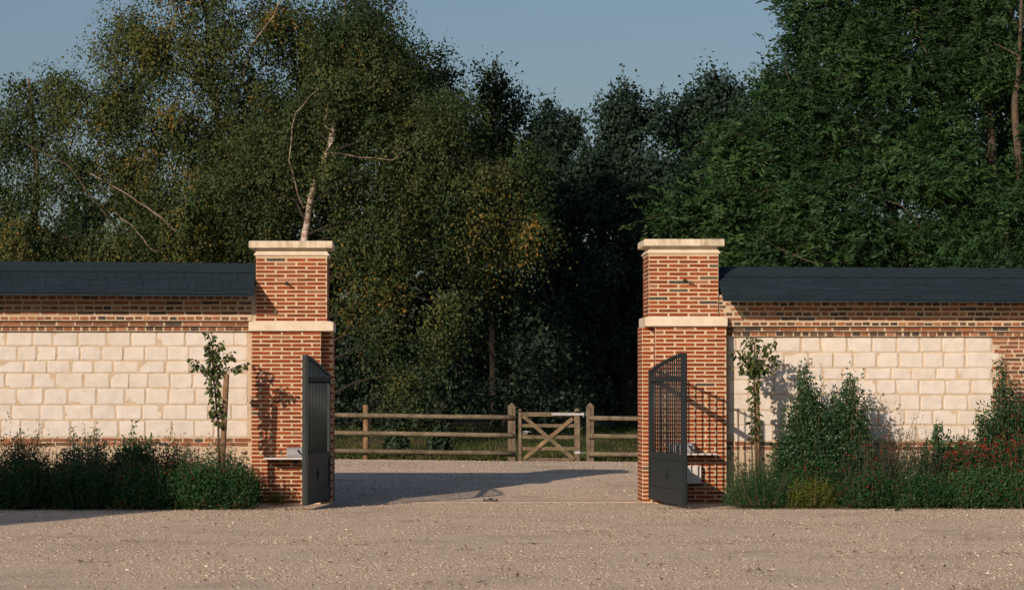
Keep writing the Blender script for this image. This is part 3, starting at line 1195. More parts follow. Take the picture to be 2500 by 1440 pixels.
gate_leaf(xa(802, .16), xa(744.5, -1.62), -1.62, za(866, -1.62), za(912, .16), .055,
          'dark grey iron gate leaf standing open against the left pillar', -1)
gate_leaf(xa(1588, .16), xa(1671, -1.62), -1.62, za(861, -1.62), za(902, .16), .055,
          'dark grey iron gate leaf standing open before the right pillar', 1)


# ------------------------------------------------------------------ gate openers and their cabinet
def opener(pxa, pxb, ya, yb, pl0, pl1, py_, label, side, lx):
    x0, x1 = xa(pxa, -.13), xa(pxb, -.13)
    root = empty('gate_opener', ((x0 + x1) / 2, 0, za(yb, -.13)), label, 'gate opener', 'gate openers on the pillars')
    z0, z1 = za(yb, -.13), za(ya, -.13)
    h = MB()
    n = 6
    # housing with a rounded upper edge
    prof = [(-.002, z0), (-.24, z0), (-.25, z0 + .02), (-.24, z1 - .03), (-.21, z1 - .008), (-.18, z1), (-.002, z1)]
    v = [(x0, y, z) for y, z in prof] + [(x1, y, z) for y, z in prof]
    k = len(prof)
    h.add(v, [tuple(range(k))[::-1], tuple(range(k, 2 * k))] + [(i, (i + 1) % k, (i + 1) % k + k, i + k) for i in range(k)])
    h.box(x0 + .012, x1 - .012, -.254, -.24, z0 + .03, z1 - .04, 0, (1.15, 1.15, 1.15), .004)
    h.build('housing', M['plastic_grey'], root)
    pl = MB()
    a, b = xa(pl0, -.13), xa(pl1, -.13)
    zp = za(py_, -.13)
    pl.box(min(a, b), max(a, b), -.27, .0, zp - .011, zp + .009, 0, (1, 1, 1), .003)
    pl.build('mounting_plate', M['plastic_white'], root)
    c = MB()
    xc = (x0 + x1) / 2
    c.tube([(x1 - .06, -.252, z1 - .03), (x1 - .06, -.285, z1 - .035), (x1 - .05, -.29, z0 + .06), (x1 - .01, -.285, z0 + .03), (x1 + .01, -.26, z0 + .04)], .008, 8)
    c.build('cable', M['ironblack'], root)
    ar = MB()
    ar.tube([(xc, -.14, zp - .01), (xc, -.14, zp - .07)], .025, 12)
    ar.obox((xc, -.14, zp - .06), (xc + .10 * -side, -.42, zp - .06), .035, .016)
    ar.obox((xc + .10 * -side, -.42, zp - .075), (lx, -.62, zp - .075), .03, .014)
    ar.tube([(xc + .10 * -side, -.42, zp - .09), (xc + .10 * -side, -.42, zp - .045)], .018, 10)
    ar.build('arm', M['ironblack'], root)
    return root


opener(701, 742, 1091, 1115.5, 645, 742, 1118, 'grey gate opener box on its shelf on the left pillar', -1, xa(778, -.62))
opener(1632, 1692, 1081, 1105, 1640, 1747, 1108, 'grey gate opener box on its shelf on the right pillar', 1, xa(1640, -.62))
ca = MB()
cx0, cx1 = xa(1650, -.06), xa(1711, -.06)
cz0, cz1 = za(1181, -.06), za(1136, -.06)
root = empty('control_cabinet', ((cx0 + cx1) / 2, 0, cz0), 'white plastic control cabinet low on the right pillar', 'cabinet')
ca.box(cx0, cx1, -.075, -.001, cz0, cz1, 0, (1, 1, 1), .006)
ca.build('cabinet_body', M['plastic_white'], root)
ca = MB()
ca.box(cx0 - .002, cx1 + .002, -.097, -.076, cz0 + .004, cz1 - .004, 0, (1, 1, 1), .006)
ca.box(cx0 + .03, cx1 - .02, -.0985, -.096, cz0 + .10, cz0 + .103, 0, (.2, .2, .2))
for u in (.02, -.02):
    xx = (cx0 if u > 0 else cx1) + u
    ca.tube([(xx, -.096, cz1 - .025), (xx, -.100, cz1 - .025)], .005, 8, 0, (.2, .2, .2))
ca.build('cabinet_lid', M['plastic_white'], root)
ca = MB()
ca.tube([(cx0 + .08, -.04, cz0), (cx0 + .08, -.04, .01)], .011, 8)
ca.build('conduit', M['plastic_grey'], root)

# hooks on the upper shafts
for (px, py, label, rod) in ((700, 692, 'short black bracket on the upper shaft of the left pillar', .05), (1672, 685, 'black bracket with a thin rod on the upper shaft of the right pillar', .12)):
    p0 = at(px, py, .045)
    root = empty('wall_bracket', p0, label, 'bracket')
    b = MB()
    b.tube([(p0.x, .044, p0.z), (p0.x, .034, p0.z)], .022, 12)
    b.build('rosette', M['ironblack'], root)
    b = MB()
    b.tube([(p0.x, .04, p0.z), (p0.x, .00, p0.z), (p0.x + .01, -.03, p0.z - .004), (p0.x + .02, -.045, p0.z - .018)], [.012, .011, .010, .009], 8)
    if rod > .1:
        b.tube([(p0.x, -.02, p0.z), (p0.x + .06, -.03, p0.z - .02), (p0.x + .11, -.01, p0.z - .05)], [.008, .006, .003], 8)
    b.build('arm', M['ironblack'], root)


# ------------------------------------------------------------------ unseen building, added beside the yard to shade the left bed
def shade_caster():
    x0, x1, y0, y1, ze, zr_ = -26.0, -12.4, -19.4, -14.4, 5.2, 7.55
    ym = (y0 + y1) / 2
    root = empty('shade_caster', ((x0 + x1) / 2, ym, 0), 'unseen rendered building with a slate roof, added to shade the left bed', 'shade_caster')
    w_ = MB()
    w_.box(x0, x1, y0, y1, -.1, ze, 0)
    for x in (x0, x1):
        w_.poly([(x, y0, ze), (x, y1, ze), (x, ym, zr_ - .05)] if x > x0 else [(x, y1, ze), (x, y0, ze), (x, ym, zr_ - .05)])
    w_.build('wall', M['mortar_tan'], root)
    r_ = MB()
    for s_ in (-1, 1):
        ye = y0 - .3 if s_ < 0 else y1 + .3
        zz_ = ze - .25
        q = [(x0 - .3, ye, zz_), (x1 + .3, ye, zz_), (x1 + .3, ym, zr_), (x0 - .3, ym, zr_)]
        g_ = [(a, b, c + .1) for a, b, c in q]
        r_.add(q + g_, [(0, 1, 2, 3), (7, 6, 5, 4), (0, 4, 5, 1), (1, 5, 6, 2), (3, 7, 4, 0)])
    r_.build('roof', M['roof'], root)
    d_ = MB()
    d_.box(x1 + .004, x1 + .06, ym - 1.3, ym + 1.3, -.02, 2.9)
    d_.build('door', M['wood'], root)


shade_caster()

# ------------------------------------------------------------------ rail fence and field gate
FY = 15.35


def fsec(pxs, rails, posts, label):
    x0, x1 = xa(pxs[0], FY), xa(pxs[1], FY)
    root = empty('rail_fence', ((x0 + x1) / 2, FY, gz((x0 + x1) / 2, FY)), label, 'fence')
    for (py0, py1) in rails:
        r = MB()
        A, B = at(pxs[0], py0, FY - .10), at(pxs[1], py1, FY - .10)
        n = max(4, int((B - A).length / .5))
        pts = [A.lerp(B, i / n) + Vector((0, 0, .006 * noise.noise(Vector((i * .7, py0, 0))))) for i in range(n + 1)]
        k = U(.85, 1.1)
        r.tube(pts, [.038 + .003 * noise.noise(Vector((i, py0, 3))) for i in range(n + 1)], 10, 0, (k, k, k * .97))
        r.build('rail', M['wood'], root)
    for (px, top, kind) in posts:
        m = MB()
        X = xa(px, FY)
        zt = za(top, FY)
        zb = gz(X, FY) - .1
        if kind == 'round':
            k = U(.9, 1.1)
            m.tube([(X, FY, zb), (X + .004, FY, (zb + zt) / 2), (X, FY, zt - .004), (X, FY, zt)], [.049, .047, .046, .043], 14, 0, (k, k, k))
            m.build('post', M['wood_warm'], root)
        else:
            a = .062
            m.box(X - a, X + a, FY - a, FY + a, zb, zt - .055, 0, (.95, .92, .9), .006)
            t = [(X - a + .003, FY - a + .003, zt - .056), (X + a - .003, FY - a + .003, zt - .056), (X + a - .003, FY + a - .003, zt - .056), (X - a + .003, FY + a - .003, zt - .056),
                 (X - .01, FY, zt), (X + .01, FY, zt)]
            m.add(t, [(0, 1, 5, 4), (1, 2, 5), (2, 3, 4, 5), (3, 0, 4)], 0, (.95, .92, .9))
            m.obox((X, FY - a - .0005, zb + .15), (X + .01, FY - a - .0005, zt - .08), .007, .002, 0, (.12, .1, .1), up=(0, 1, 0))
            m.build('post', M['wood'], root)
    return root


sl_ = 6.0 / 443
fsec((-500, 1252), [(1013 - 1315 * sl_, 1018.5), (1056 - 1315 * sl_, 1062), (1099 - 1315 * sl_, 1106)],
     [(893, 988, 'round'), (540, 983, 'round'), (190, 978, 'round'), (-160, 974, 'round'), (1249, 983, 'square')],
     'weathered timber rail fence across the drive, left of the field gate')
fsec((1436, 2900), [(1020, 1036), (1064, 1080), (1108, 1124)],
     [(1440.5, 983, 'square'), (1800, 996, 'round'), (2150, 1001, 'round'), (2500, 1006, 'round'), (2840, 1011, 'round')],
     'weathered timber rail fence right of the field gate')


def field_gate():
    root = empty('field_gate', at(1340, 1131, FY), 'small wooden cross braced field gate shut between two square posts', 'gate')
    y = FY - .03

    def pt(px, py, dy=0):
        return at(px, py, y + dy)
    m = MB()
    a, b = pt(1269.5, 1133), pt(1269.5, 1001)
    m.box(a.x - .026, a.x + .026, y - .035, y + .035, a.z, b.z, 0, (1, .95, .9), .006)
    m.tube([(a.x, y - .035, b.z), (a.x, y + .035, b.z)], .026, 10, 0, (1, .95, .9))
    m.build('stile', M['wood'], root)
    m = MB()
    a, b = pt(1409, 1133), pt(1409, 1003)
    m.box(a.x - .046, a.x + .046, y - .04, y + .04, a.z, b.z, 0, (1, .95, .9), .006)
    m.tube([(a.x, y - .04, b.z), (a.x, y + .04, b.z)], .0455, 12, 0, (1, .95, .9))
    m.build('stile', M['wood'], root)
    for (y0, y1, dy) in ((1011, 1011, 0), (1038.5, 1038.5, .004), (1066, 1066.5, .004), (1094.5, 1094.5, .004), (1121, 1121, .004)):
        m = MB()
        k = U(.9, 1.1)
        m.obox(pt(1272.8, y0, dy), pt(1402.6, y1, dy), .028, .054 if y0 > 1020 else .07, 0, (k, k * .96, k * .9))
        m.build('bar', M['wood'], root)
    m = MB()
    m.obox(pt(1281, 1118, -.032), pt(1398, 1021, -.032), .02, .062, 0, (1.25, 1.1, .9))
    m.build('brace', M['wood'], root)
    m = MB()
    m.obox(pt(1277, 1015, -.056), pt(1401, 1121, -.056), .02, .062, 0, (1, .96, .9))
    m.build('brace', M['wood'], root)
    m = MB()
    m.obox(pt(1347, 1010.5, -.045), pt(1424, 1010.5, -.045), .008, .038)
    m.obox(pt(1424, 1010.5, -.045), pt(1434, 1013, 0), .014, .014)
    m.tube([pt(1424, 1006, -.045), pt(1424, 1018, -.045)], .012, 8)
    for px in (1352, 1370, 1395):
        m.tube([pt(px, 1010.5, -.049), pt(px, 1010.5, -.054)], .008, 8, 0, (.4, .4, .4))
    m.build('strap_hinge', M['galv'], root)
    m = MB()
    m.obox(pt(1402, 1104, -.042), pt(1416, 1104, -.042), .006, .04)
    m.obox(pt(1416, 1104, -.042), pt(1434, 1105, 0), .014, .014)
    m.build('strap_hinge', M['galv'], root)
    m = MB()
    m.tube([pt(1276, 1053, -.05), pt(1293, 1053, -.05), pt(1297, 1055, -.05)], .006, 6)
    m.tube([pt(1276, 1058, -.05), pt(1290, 1058, -.05)], .006, 6)
    m.tube([pt(1286, 1051, -.05), pt(1286, 1060, -.05)], .006, 6)
    m.build('latch', M['galv'], root)


field_gate()


# ------------------------------------------------------------------ trees
def vecs(a):
    return np.array([tuple(v) for v in a], float)


def tree(name, label, cat, trunk_pts, trunk_r, bark, lobes, leafmat, style, extra=None, group=None, dens=1.0, seed=0, limb_r=None):
    """lobes: (px, py, Y, rx, rz, ry) crown masses in metres around a surveyed point; style: leaf habits"""
    global rng
    rng = np.random.default_rng(100 + seed)
    random.seed(1000 + seed)
    base = Vector(trunk_pts[0])
    base.z = gz(base.x, base.y) - .05
    tp = [base] + [Vector(p) for p in trunk_pts[1:]]
    root = empty(name, base, label, cat, group)
    # smooth trunk path
    P = []
    nseg = 5
    for i in range(len(tp) - 1):
        a = tp[max(i - 1, 0)]
        b, c = tp[i], tp[i + 1]
        d = tp[min(i + 2, len(tp) - 1)]
        for k in range(nseg):
            t = k / nseg
            P.append(0.5 * ((2 * b) + (c - a) * t + (2 * a - 5 * b + 4 * c - d) * t * t + (-a + 3 * b - 3 * c + d) * t ** 3))
    P.append(tp[-1])
    n = len(P)
    rad = [trunk_r * (1 - .82 * (i / (n - 1))) for i in range(n)]
    rad[0] *= 1.35
    tr = MB()
    tr.tube(P, rad, 10, 0, (1, 1, 1), True, True, .05)
    br = tr
    for ex in (extra or []):
        pts, r0, r1 = ex
        pts = [Vector(p) for p in pts]
        a_ = min(P[2:], key=lambda q_: (q_ - pts[0]).length)
        pts = [a_] + [q_ + Vector((0, .35, 0)) for q_ in pts]
        r0, r1 = r0 * .62, r1 * .5
        m = len(pts)
        # bend
        q = []
        for i in range(m - 1):
            for k in range(4):
                q.append(pts[i].lerp(pts[i + 1], k / 4) + Vector((U(-.02, .02), U(-.02, .02), U(-.02, .02))))
        q.append(pts[-1])
        tr.tube(q, [r0 + (r1 - r0) * i / (len(q) - 1) for i in range(len(q))], 7, 0, (.62, .6, .56))
    LP, LD, LL, LW, LT, LN = [], [], [], [], [], []
    for li, (px, py, Y, rx, rz, ry) in enumerate(lobes):
        c = at(px, py, Y)
        C = np.array(c)
        rad3 = np.array([rx, ry, rz])
        # limb from trunk to lobe
        cand = [i for i in range(n) if P[i].z < c.z - .1] or [1]
        best = min(cand, key=lambda i: (P[i] - c).length + .5 * abs(i - n * .6) / n)
        s = P[best]
        mid = s.lerp(c, .5) + Vector((U(-.2, .2), U(-.2, .2), .25 * (c - s).length * .5))
        lr = min(rad[best] * .5, .032) if limb_r is None else limb_r
        pth = [s, s.lerp(mid, .55), mid, mid.lerp(c, .55) + Vector((U(-.1, .1), U(-.1, .1), .1)), c]
        br.tube(pth, [lr, lr * .8, lr * .62, lr * .45, lr * .3], 6, 1)
        # clumps
        vol = rx * ry * rz
        area = (rx * rz + rx * ry + ry * rz) / 3 * .88
        K = max(6, int(style['clumps'] * area * dens))
        rad3 = np.maximum(rad3 - style['tlen'] * .62, rad3 * .42)
        u = unit(rng.normal(size=(K, 3)))
        rr = rng.random((K, 1)) ** style.get('fill', .45)
        wob = 1 + .28 * np.array([[noise.noise(Vector(tuple(a * 1.8)) + Vector((li * 7, seed, 0)))] for a in u]) * 2
        cc = C + u * rr * rad3 * wob
        cr = style['csize'] * rng.uniform(.6, 1.35, (K, 1))
        ctint = rng.normal(0, style.get('ctv', .14), K) + style.get('tint', .45) + (style.get('lowtint', 0) if py > 530 else 0)
        for k in range(K):
            if R() < style.get('brf', .5):
                q = Vector(tuple(cc[k]))
                st_ = pth[3].lerp(pth[4], U(0, 1)) if R() < .6 else pth[2].lerp(pth[3], U(.1, .9))
                m1 = st_.lerp(q, .5) + Vector((U(-.1, .1), U(-.1, .1), U(-.02, .14)))
                rb = lr * U(.16, .34) + .003
                br.tube([st_, m1, q, q + (q - m1) * .45 + Vector((0, 0, style['droop'] * -.2))], [rb, rb * .7, rb * .4, .0025], 4, 1, (1, 1, 1), False)
        # twigs per clump
        T = style['twigs']
        idx = np.repeat(np.arange(K), T)
        m = len(idx)
        o = rng.normal(size=(m, 3)) * cr[idx] * .55
        st = cc[idx] + o
        dirn = unit(u[idx] * style['out'] + rng.normal(size=(m, 3)) * .8 + np.array([0, 0, style['up']]))
        tl = style['tlen'] * rng.uniform(.5, 1.4, (m, 1))
        nl = style['nleaf']
        t = (np.arange(nl)[None, :, None] + rng.random((m, nl, 1))) / nl
        pos = st[:, None, :] + dirn[:, None, :] * t * tl[:, None, :]
        pos[..., 2] -= (style['droop'] * (t ** 1.7) * tl[:, None, :])[..., 0]
        pos = pos + rng.normal(size=pos.shape) * style['jit']
        tang = dirn[:, None, :] + np.zeros_like(pos)
        tang[..., 2] -= style['droop'] * 1.6 * t[..., 0]
        if style.get('pinnate'):
            side = unit(np.cross(tang, np.array([0, 0, 1.0]) + rng.normal(size=(m, 1, 3)) * .4))
            sg = np.where(np.arange(nl) % 2, 1, -1)[None, :, None]
            ld_ = unit(unit(tang) * .6 + side * sg + rng.normal(size=pos.shape) * .22)
        else:
            ld_ = unit(unit(tang) * .5 + rng.normal(size=pos.shape) * .75 + np.array([0, 0, -style.get('hang', .3)]))
        tint = ctint[idx][:, None] + rng.normal(0, style.get('ltv', .17), (m, nl))
        outw = unit(pos - cc[idx][:, None]) * .55 + unit(pos - C) * .75 + np.array([0, 0, .25])
        LN.append((outw + rng.normal(size=pos.shape) * style.get('nj', .42)).reshape(-1, 3))
        LP.append(pos.reshape(-1, 3))
        LD.append(ld_.reshape(-1, 3))
        LT.append(tint.reshape(-1))
        for j in range(0, m, style.get('twstep', 6)):
            q0, q1, q2 = st[j], pos[j, nl // 2], pos[j, -1]
            br.tube([q0, q1, q2], [.004, .003, .002], 3, 1, (1, 1, 1), False)
    LP, LD, LT, LN = np.concatenate(LP), np.concatenate(LD), np.concatenate(LT), np.concatenate(LN)
    L = style['leaf'] * rng.uniform(.7, 1.25, len(LP))
    tr.build('trunk', [bark, style.get('twigmat') or bark], root)
    leaves('crown', LP, LD, L, L * style['wr'], LT, leafmat, root, False, LN)
    return len(LP)


S_BIRCH = dict(clumps=34, csize=.27, twigs=26, out=.5, up=.1, tlen=.50, nleaf=10, droop=1.05, lowtint=.10, jit=.035, leaf=.058, wr=.72, fill=.42,
               tint=.41, ctv=.20, ltv=.075, hang=.5, brf=.45, twstep=9, twigmat=M['bark_dark'])
S_DENSE = dict(clumps=36, csize=.34, twigs=24, out=.7, up=.5, tlen=.32, nleaf=9, droop=.15, jit=.04, leaf=.070, wr=.7, fill=.40,
               tint=.42, ctv=.15, ltv=.10, hang=.1, brf=.3, twstep=14, twigmat=M['bark_dark'])
S_ALDER = dict(clumps=30, csize=.33, twigs=24, out=.5, up=1.0, tlen=.42, nleaf=9, droop=.0, jit=.04, leaf=.086, wr=.8, fill=.45,
               tint=.45, ctv=.15, ltv=.10, hang=.0, brf=.35, twstep=12, twigmat=M['bark_dark'])
S_ASH = dict(clumps=28, csize=.40, twigs=31, out=.8, up=.25, tlen=.30, nleaf=11, droop=.28, jit=.012, leaf=.108, wr=.34, fill=.42,
             tint=.50, ctv=.16, ltv=.08, pinnate=True, brf=.4, twstep=10, twigmat=M['bark_brown'])
S_UNDER = dict(clumps=13, csize=.36, twigs=13, out=.5, up=.3, tlen=.38, nleaf=8, droop=.2, jit=.06, leaf=.10, wr=.7, fill=.5,
               tint=.42, ctv=.15, ltv=.2, hang=.1, brf=.2, twstep=16, twigmat=M['bark_dark'])

BG = 'birch trees behind the left wall'
tot = 0
# --- birches (depth about 20-26 m behind the wall)
tot += tree('birch_tree', 'yellow green birch whose white trunk leans right above the left pillar', 'tree',
            [at(705, 1080, 21), at(738, 640, 21), at(750, 545, 21), at(768, 450, 20.5), at(806, 350, 20.3), at(825, 220, 22.6), at(840, 60, 23.4), at(850, -120, 23.8)], .085, M['birch'],
            [(880, 230, 21.8, 1.3, 1.2, 1.1), (800, 405, 19.9, .26, .2, .2), (825, 225, 20.6, .8, .7, .5), (835, 90, 21.6, .9, .9, .7), (900, 470, 20.4, .7, .7, .5), (850, 600, 20.4, .5, .5, .5), (1010, 350, 21, 1.3, 1.2, 1.1), (1070, 270, 22, 1.1, 1.1, 1.1), (700, 330, 22, 1.2, 1.2, 1.0),
             (900, 60, 22.2, 1.15, 1.0, 1.1), (1130, 470, 21, 1.2, 1.1, 1.0), (1260, 440, 21.3, .75, .95, .8), (930, 560, 20.6, 1.1, 1.0, .9), (1290, 560, 21, .5, .6, .6),
             (900, 690, 20.4, .7, .7, .6), (1090, 740, 20.2, .55, .45, .5), (950, 800, 20.2, .6, .5, .5), (990, 930, 19.8, .34, .42, .35),
             (860, -130, 22, 1.2, .9, 1.2), (640, 480, 22, .9, .9, .8), (1170, 590, 21.8, .6, .5, .6), (1060, 830, 20.2, .35, .3, .3)],
            M['l_birch'], S_BIRCH, [([at(735, 500, 21), at(702, 390, 20.6), at(715, 285, 20.5), at(750, 235, 20.4), at(800, 190, 20.4)], .03, .012),
                                    ([at(790, 300, 20.4), at(800, 250, 20.3), at(830, 236, 20.2), at(905, 212, 20.2), at(920, 190, 20.2)], .03, .008),
                                    ([at(955, 390, 19.8), at(1000, 355, 19.8)], .018, .01)], BG, 1.0, 1)
tot += tree('birch_tree', 'tall loose birch with orange tinted top at the upper left', 'tree',
            [at(545, 1080, 24), at(566, 640, 24), at(560, 520, 24), at(545, 400, 24.8), at(520, 200, 26), at(500, 0, 26.5), at(490, -200, 27)], .10, M['birch'],
            [(420, 330, 24, 1.6, 1.3, 1.4), (330, 130, 24, 1.15, 1.0, 1.0), (520, 90, 24, 1.5, 1.2, 1.3), (600, 260, 24.5, 1.4, 1.2, 1.2), (250, 260, 23.5, 1.0, .8, .9),
             (450, -100, 24, 1.6, 1.2, 1.4), (540, 430, 23, 1.1, 1.0, 1.0), (430, 520, 22.6, 1.2, .9, .9), (310, 50, 24.5, .6, .6, .6), (650, 560, 22.6, .8, .8, .7), (690, 60, 24.2, .9, .9, .9),
             (480, 620, 23, 1.2, .7, .9)],
            M['l_birch'], dict(S_BIRCH, tint=.54), [([at(610, 110, 23), at(655, 50, 23), at(690, -10, 23)], .03, .02),
                                                  ([at(470, 600, 22), at(390, 530, 21.6), at(320, 480, 21.4), at(215, 420, 21.2)], .05, .02),
                                                  ([at(370, 610, 21.6), at(320, 550, 21.4), at(270, 515, 21.4)], .03, .014)], BG, .86, 2)
tot += tree('birch_tree', 'low spreading birch at the left edge, sky showing through it', 'tree',
            [at(20, 1080, 25), at(60, 640, 25), at(90, 480, 25), at(80, 300, 25), at(70, 190, 25)], .12, M['bark_brown'],
            [(70, 280, 25, 1.2, 1.0, 1.1), (-60, 330, 25, 1.2, 1.3, 1.2), (180, 400, 24.5, .9, .75, .8), (60, 470, 24.5, 1.1, .8, .9), (100, 590, 24, 1.4, .7, 1.0), (300, 590, 23.6, 1.2, .7, .9),
             (150, 210, 25, .75, .5, .7), (320, 450, 24, .8, .7, .7), (-80, 560, 25, 1.2, .9, 1), (230, 660, 24, 1.6, .5, .8)],
            M['l_birch'], dict(S_BIRCH, tint=.44), [([at(330, 620, 24), at(160, 400, 23.4), at(60, 350, 23.4)], .04, .015)], BG, .75, 3)
tot += tree('broadleaf_tree', 'dense dark rounded tree behind the leaning birch', 'tree',
            [at(790, 1080, 27), at(800, 640, 27), at(800, 300, 27), at(800, 100, 27)], .2, M['bark_dark'],
            [(780, 150, 27, 1.15, 1.25, 1.2), (850, 330, 27, 1.6, 1.4, 1.4), (700, 400, 27.5, 1.6, 1.4, 1.4), (950, 215, 27, 1.1, 1.1, 1.2), (1040, 400, 27, 1.3, 1.5, 1.2), (820, 580, 27, 1.6, 1.3, 1.3),
             (560, 560, 28, 1.6, 1.2, 1.2), (1040, 200, 27.5, .9, .8, .9)],
            M['l_dense'], S_DENSE, None, None, .9, 4)
tot += tree('broadleaf_tree', 'slender pointed tree closing the left wood beside the open sky', 'tree',
            [at(1205, 1080, 28), at(1200, 600, 28), at(1200, 365, 28), at(1200, 265, 28)], .08, M['bark_dark'],
            [(1203, 215, 28, .2, .32, .2), (1255, 280, 28, .25, .35, .25), (1200, 345, 28, .7, 1.0, .8), (1225, 440, 28, .9, 1.2, .9), (1170, 425, 28, .8, .9, .8), (1200, 600, 28, 1.3, 1.4, 1.2), (1205, 260, 28, .28, .42, .3)],
            M['l_dense'], dict(S_DENSE, up=.9), None, None, .9, 5)
# --- alders in the gap
AG = 'dark alders across the middle of the wood'
tot += tree('alder_tree', 'dark alder with a forked tip, left one in the sky gap', 'tree',
            [at(1350, 1080, 34), at(1345, 640, 34), at(1350, 400, 34), at(1345, 318, 34)], .16, M['bark_dark'],
            [(1440, 458, 33.5, .8, .6, .8), (1310, 478, 33.5, .6, .8, .7), (1335, 320, 34, .2, .34, .2), (1378, 328, 34, .2, .24, .2), (1345, 380, 34, .35, .4, .35), (1335, 455, 34, .45, 1.0, .6), (1400, 455, 34, .5, .7, .6), (1390, 525, 34, 1.1, 1.1, 1.0), (1330, 370, 34, .22, .35, .25), (1365, 370, 34, .25, .22, .2), (1380, 700, 34, 1.4, 1.3, 1.2), (1300, 605, 34.5, 1.0, 1.2, 1.0)],
            M['l_alder'], S_ALDER, None, AG, .9, 6)
tot += tree('alder_tree', 'dark alder with a broad two peaked top in the middle of the sky gap', 'tree',
            [at(1540, 1080, 33), at(1530, 640, 33), at(1525, 400, 33), at(1520, 278, 33)], .18, M['bark_dark'],
            [(1620, 458, 32.5, .8, .6, .8), (1450, 418, 33, .5, .5, .6), (1528, 270, 33, .16, .34, .2), (1500, 285, 33, .2, .3, .2), (1592, 305, 33, .2, .26, .2), (1520, 330, 33, .4, .4, .4), (1515, 390, 33, .55, .9, .7), (1575, 430, 33, .55, .75, .7), (1480, 460, 33, .5, .8, .6), (1530, 510, 33, 1.35, 1.1, 1.2), (1530, 650, 33, 1.6, 1.3, 1.3), (1525, 325, 33, .22, .38, .25), (1500, 830, 33, 1.6, 1.1, 1.2)],
            M['l_alder'], S_ALDER, None, AG, .9, 7)
tot += tree('alder_tree', 'dark alder with one thin shoot standing above its top, beside the big right tree', 'tree',
            [at(1740, 1080, 34), at(1735, 640, 34), at(1735, 400, 34), at(1746, 172, 34)], .17, M['bark_dark'],
            [(1640, 458, 33.5, .7, .7, .8), (1800, 458, 33.5, .9, .9, .8), (1688, 274, 34, .18, .32, .2), (1748, 229, 34, .09, .12, .1), (1748, 271, 34, .07, .2, .1), (1790, 271, 34, .2, .32, .2), (1650, 328, 34, .2, .3, .2), (1690, 391, 34, .5, .85, .6), (1765, 411, 34, .6, .85, .7), (1720, 455, 34, 1.1, 1.0, 1.1), (1700, 600, 34, 1.6, 1.4, 1.3), (1745, 289, 34, .16, .22, .16), (1640, 780, 34, 1.6, 1.3, 1.2), (1785, 316, 34, .18, .3, .18), (1680, 316, 34, .16, .3, .16)],
            M['l_alder'], S_ALDER, None, AG, .9, 8)
tot += tree('alder_tree', 'grey green alder peeping out at the left edge of the big right tree', 'tree',
            [at(1850, 1080, 32), at(1850, 640, 32), at(1850, 365, 32), at(1870, 185, 32)], .17, M['bark_dark'],
            [(1830, 475, 31.5, .9, .9, .8), (1850, 325, 32, .55, .5, .6), (1890, 225, 32, .55, .6, .6), (1880, 435, 32, 1.0, .9, 1.0), (1880, 600, 32, 1.6, 1.3, 1.3)],
            M['l_alder'], dict(S_ALDER, tint=.6), None, AG, .9, 9)
# --- the big ash trees on the right
tot += tree('ash_tree', 'big green ash with drooping boughs towering over the right wall', 'tree',
            [at(2480, 1080, 24), at(2455, 640, 24), at(2448, 560, 24), at(2425, 420, 24), at(2415, 280, 24), at(2380, 120, 24), at(2360, -100, 24)], .17, M['bark_lichen'],
            [(2440, 260, 25.2, .9, 1.0, .6), (2380, 500, 25, 1.0, .9, .6), (2060, 120, 23.5, 1.3, 1.2, 1.2), (2020, 330, 23, 1.3, 1.0, 1.1), (1850, 400, 22.5, 1.1, .8, .9), (2230, 200, 23.5, 1.5, 1.3, 1.2), (2200, 420, 22.5, 1.4, 1.0, 1.1), (1960, 500, 22, 1.4, .8, 1.0),
             (1760, 520, 22, 1.0, .6, .8), (2100, 590, 21.6, 1.3, .7, .9), (2320, 400, 23, 1.0, 1.1, .8), (2250, 20, 24, 1.6, 1.0, 1.3), (1990, 20, 24, .9, .8, .9), (2280, 590, 22, 1.1, .7, .8),
             (1860, 620, 21.5, 1.1, .6, .8), (2000, 680, 22, 1.6, .6, .9), (1660, 520, 22, .5, .28, .5), (2100, -120, 24, 1.7, 1.0, 1.3), (1780, 340, 22.8, .5, .4, .5), (1930, 220, 23, .8, .8, .8)],
            M['l_ash'], S_ASH, [([at(2450, 600, 24), at(2400, 380, 23), at(2330, 250, 23), at(2240, 60, 23)], .08, .03),
                                ([at(2400, 560, 23.5), at(2330, 480, 22.6), at(2280, 380, 22.4)], .05, .02),
                                ([at(2330, 640, 22), at(2260, 560, 21.4), at(2210, 500, 21.2), at(2120, 470, 21.2)], .035, .01),
                                ([at(1990, 640, 20.6), at(1880, 590, 20.6), at(1850, 560, 20.6)], .025, .008)], 'ash trees over the right wall', 1.0, 10)
tot += tree('ash_tree', 'ash at the right edge with a pale lichen covered trunk rising out of the picture', 'tree',
            [at(2560, 1080, 22), at(2500, 500, 22), at(2478, 280, 22), at(2486, 180, 22), at(2492, 60, 22), at(2496, -120, 22)], .10, M['bark_lichen'],
            [(2420, 120, 23, .9, 1.2, .9), (2500, 500, 21.5, .7, .8, .7), (2600, 200, 22, 1.4, 1.4, 1.2), (2420, 660, 21, 1.0, .5, .7), (2620, 500, 22, 1.4, 1.2, 1.0), (2400, -60, 23, 1.2, 1.0, 1.0), (2470, 680, 20.5, .6, .5, .5), (2330, 640, 21, .9, .45, .6)],
            M['l_ash'], S_ASH, [([at(2492, 60, 22), at(2470, 10, 22), at(2450, -60, 22)], .03, .015)], 'ash trees over the right wall', 1.0, 12)
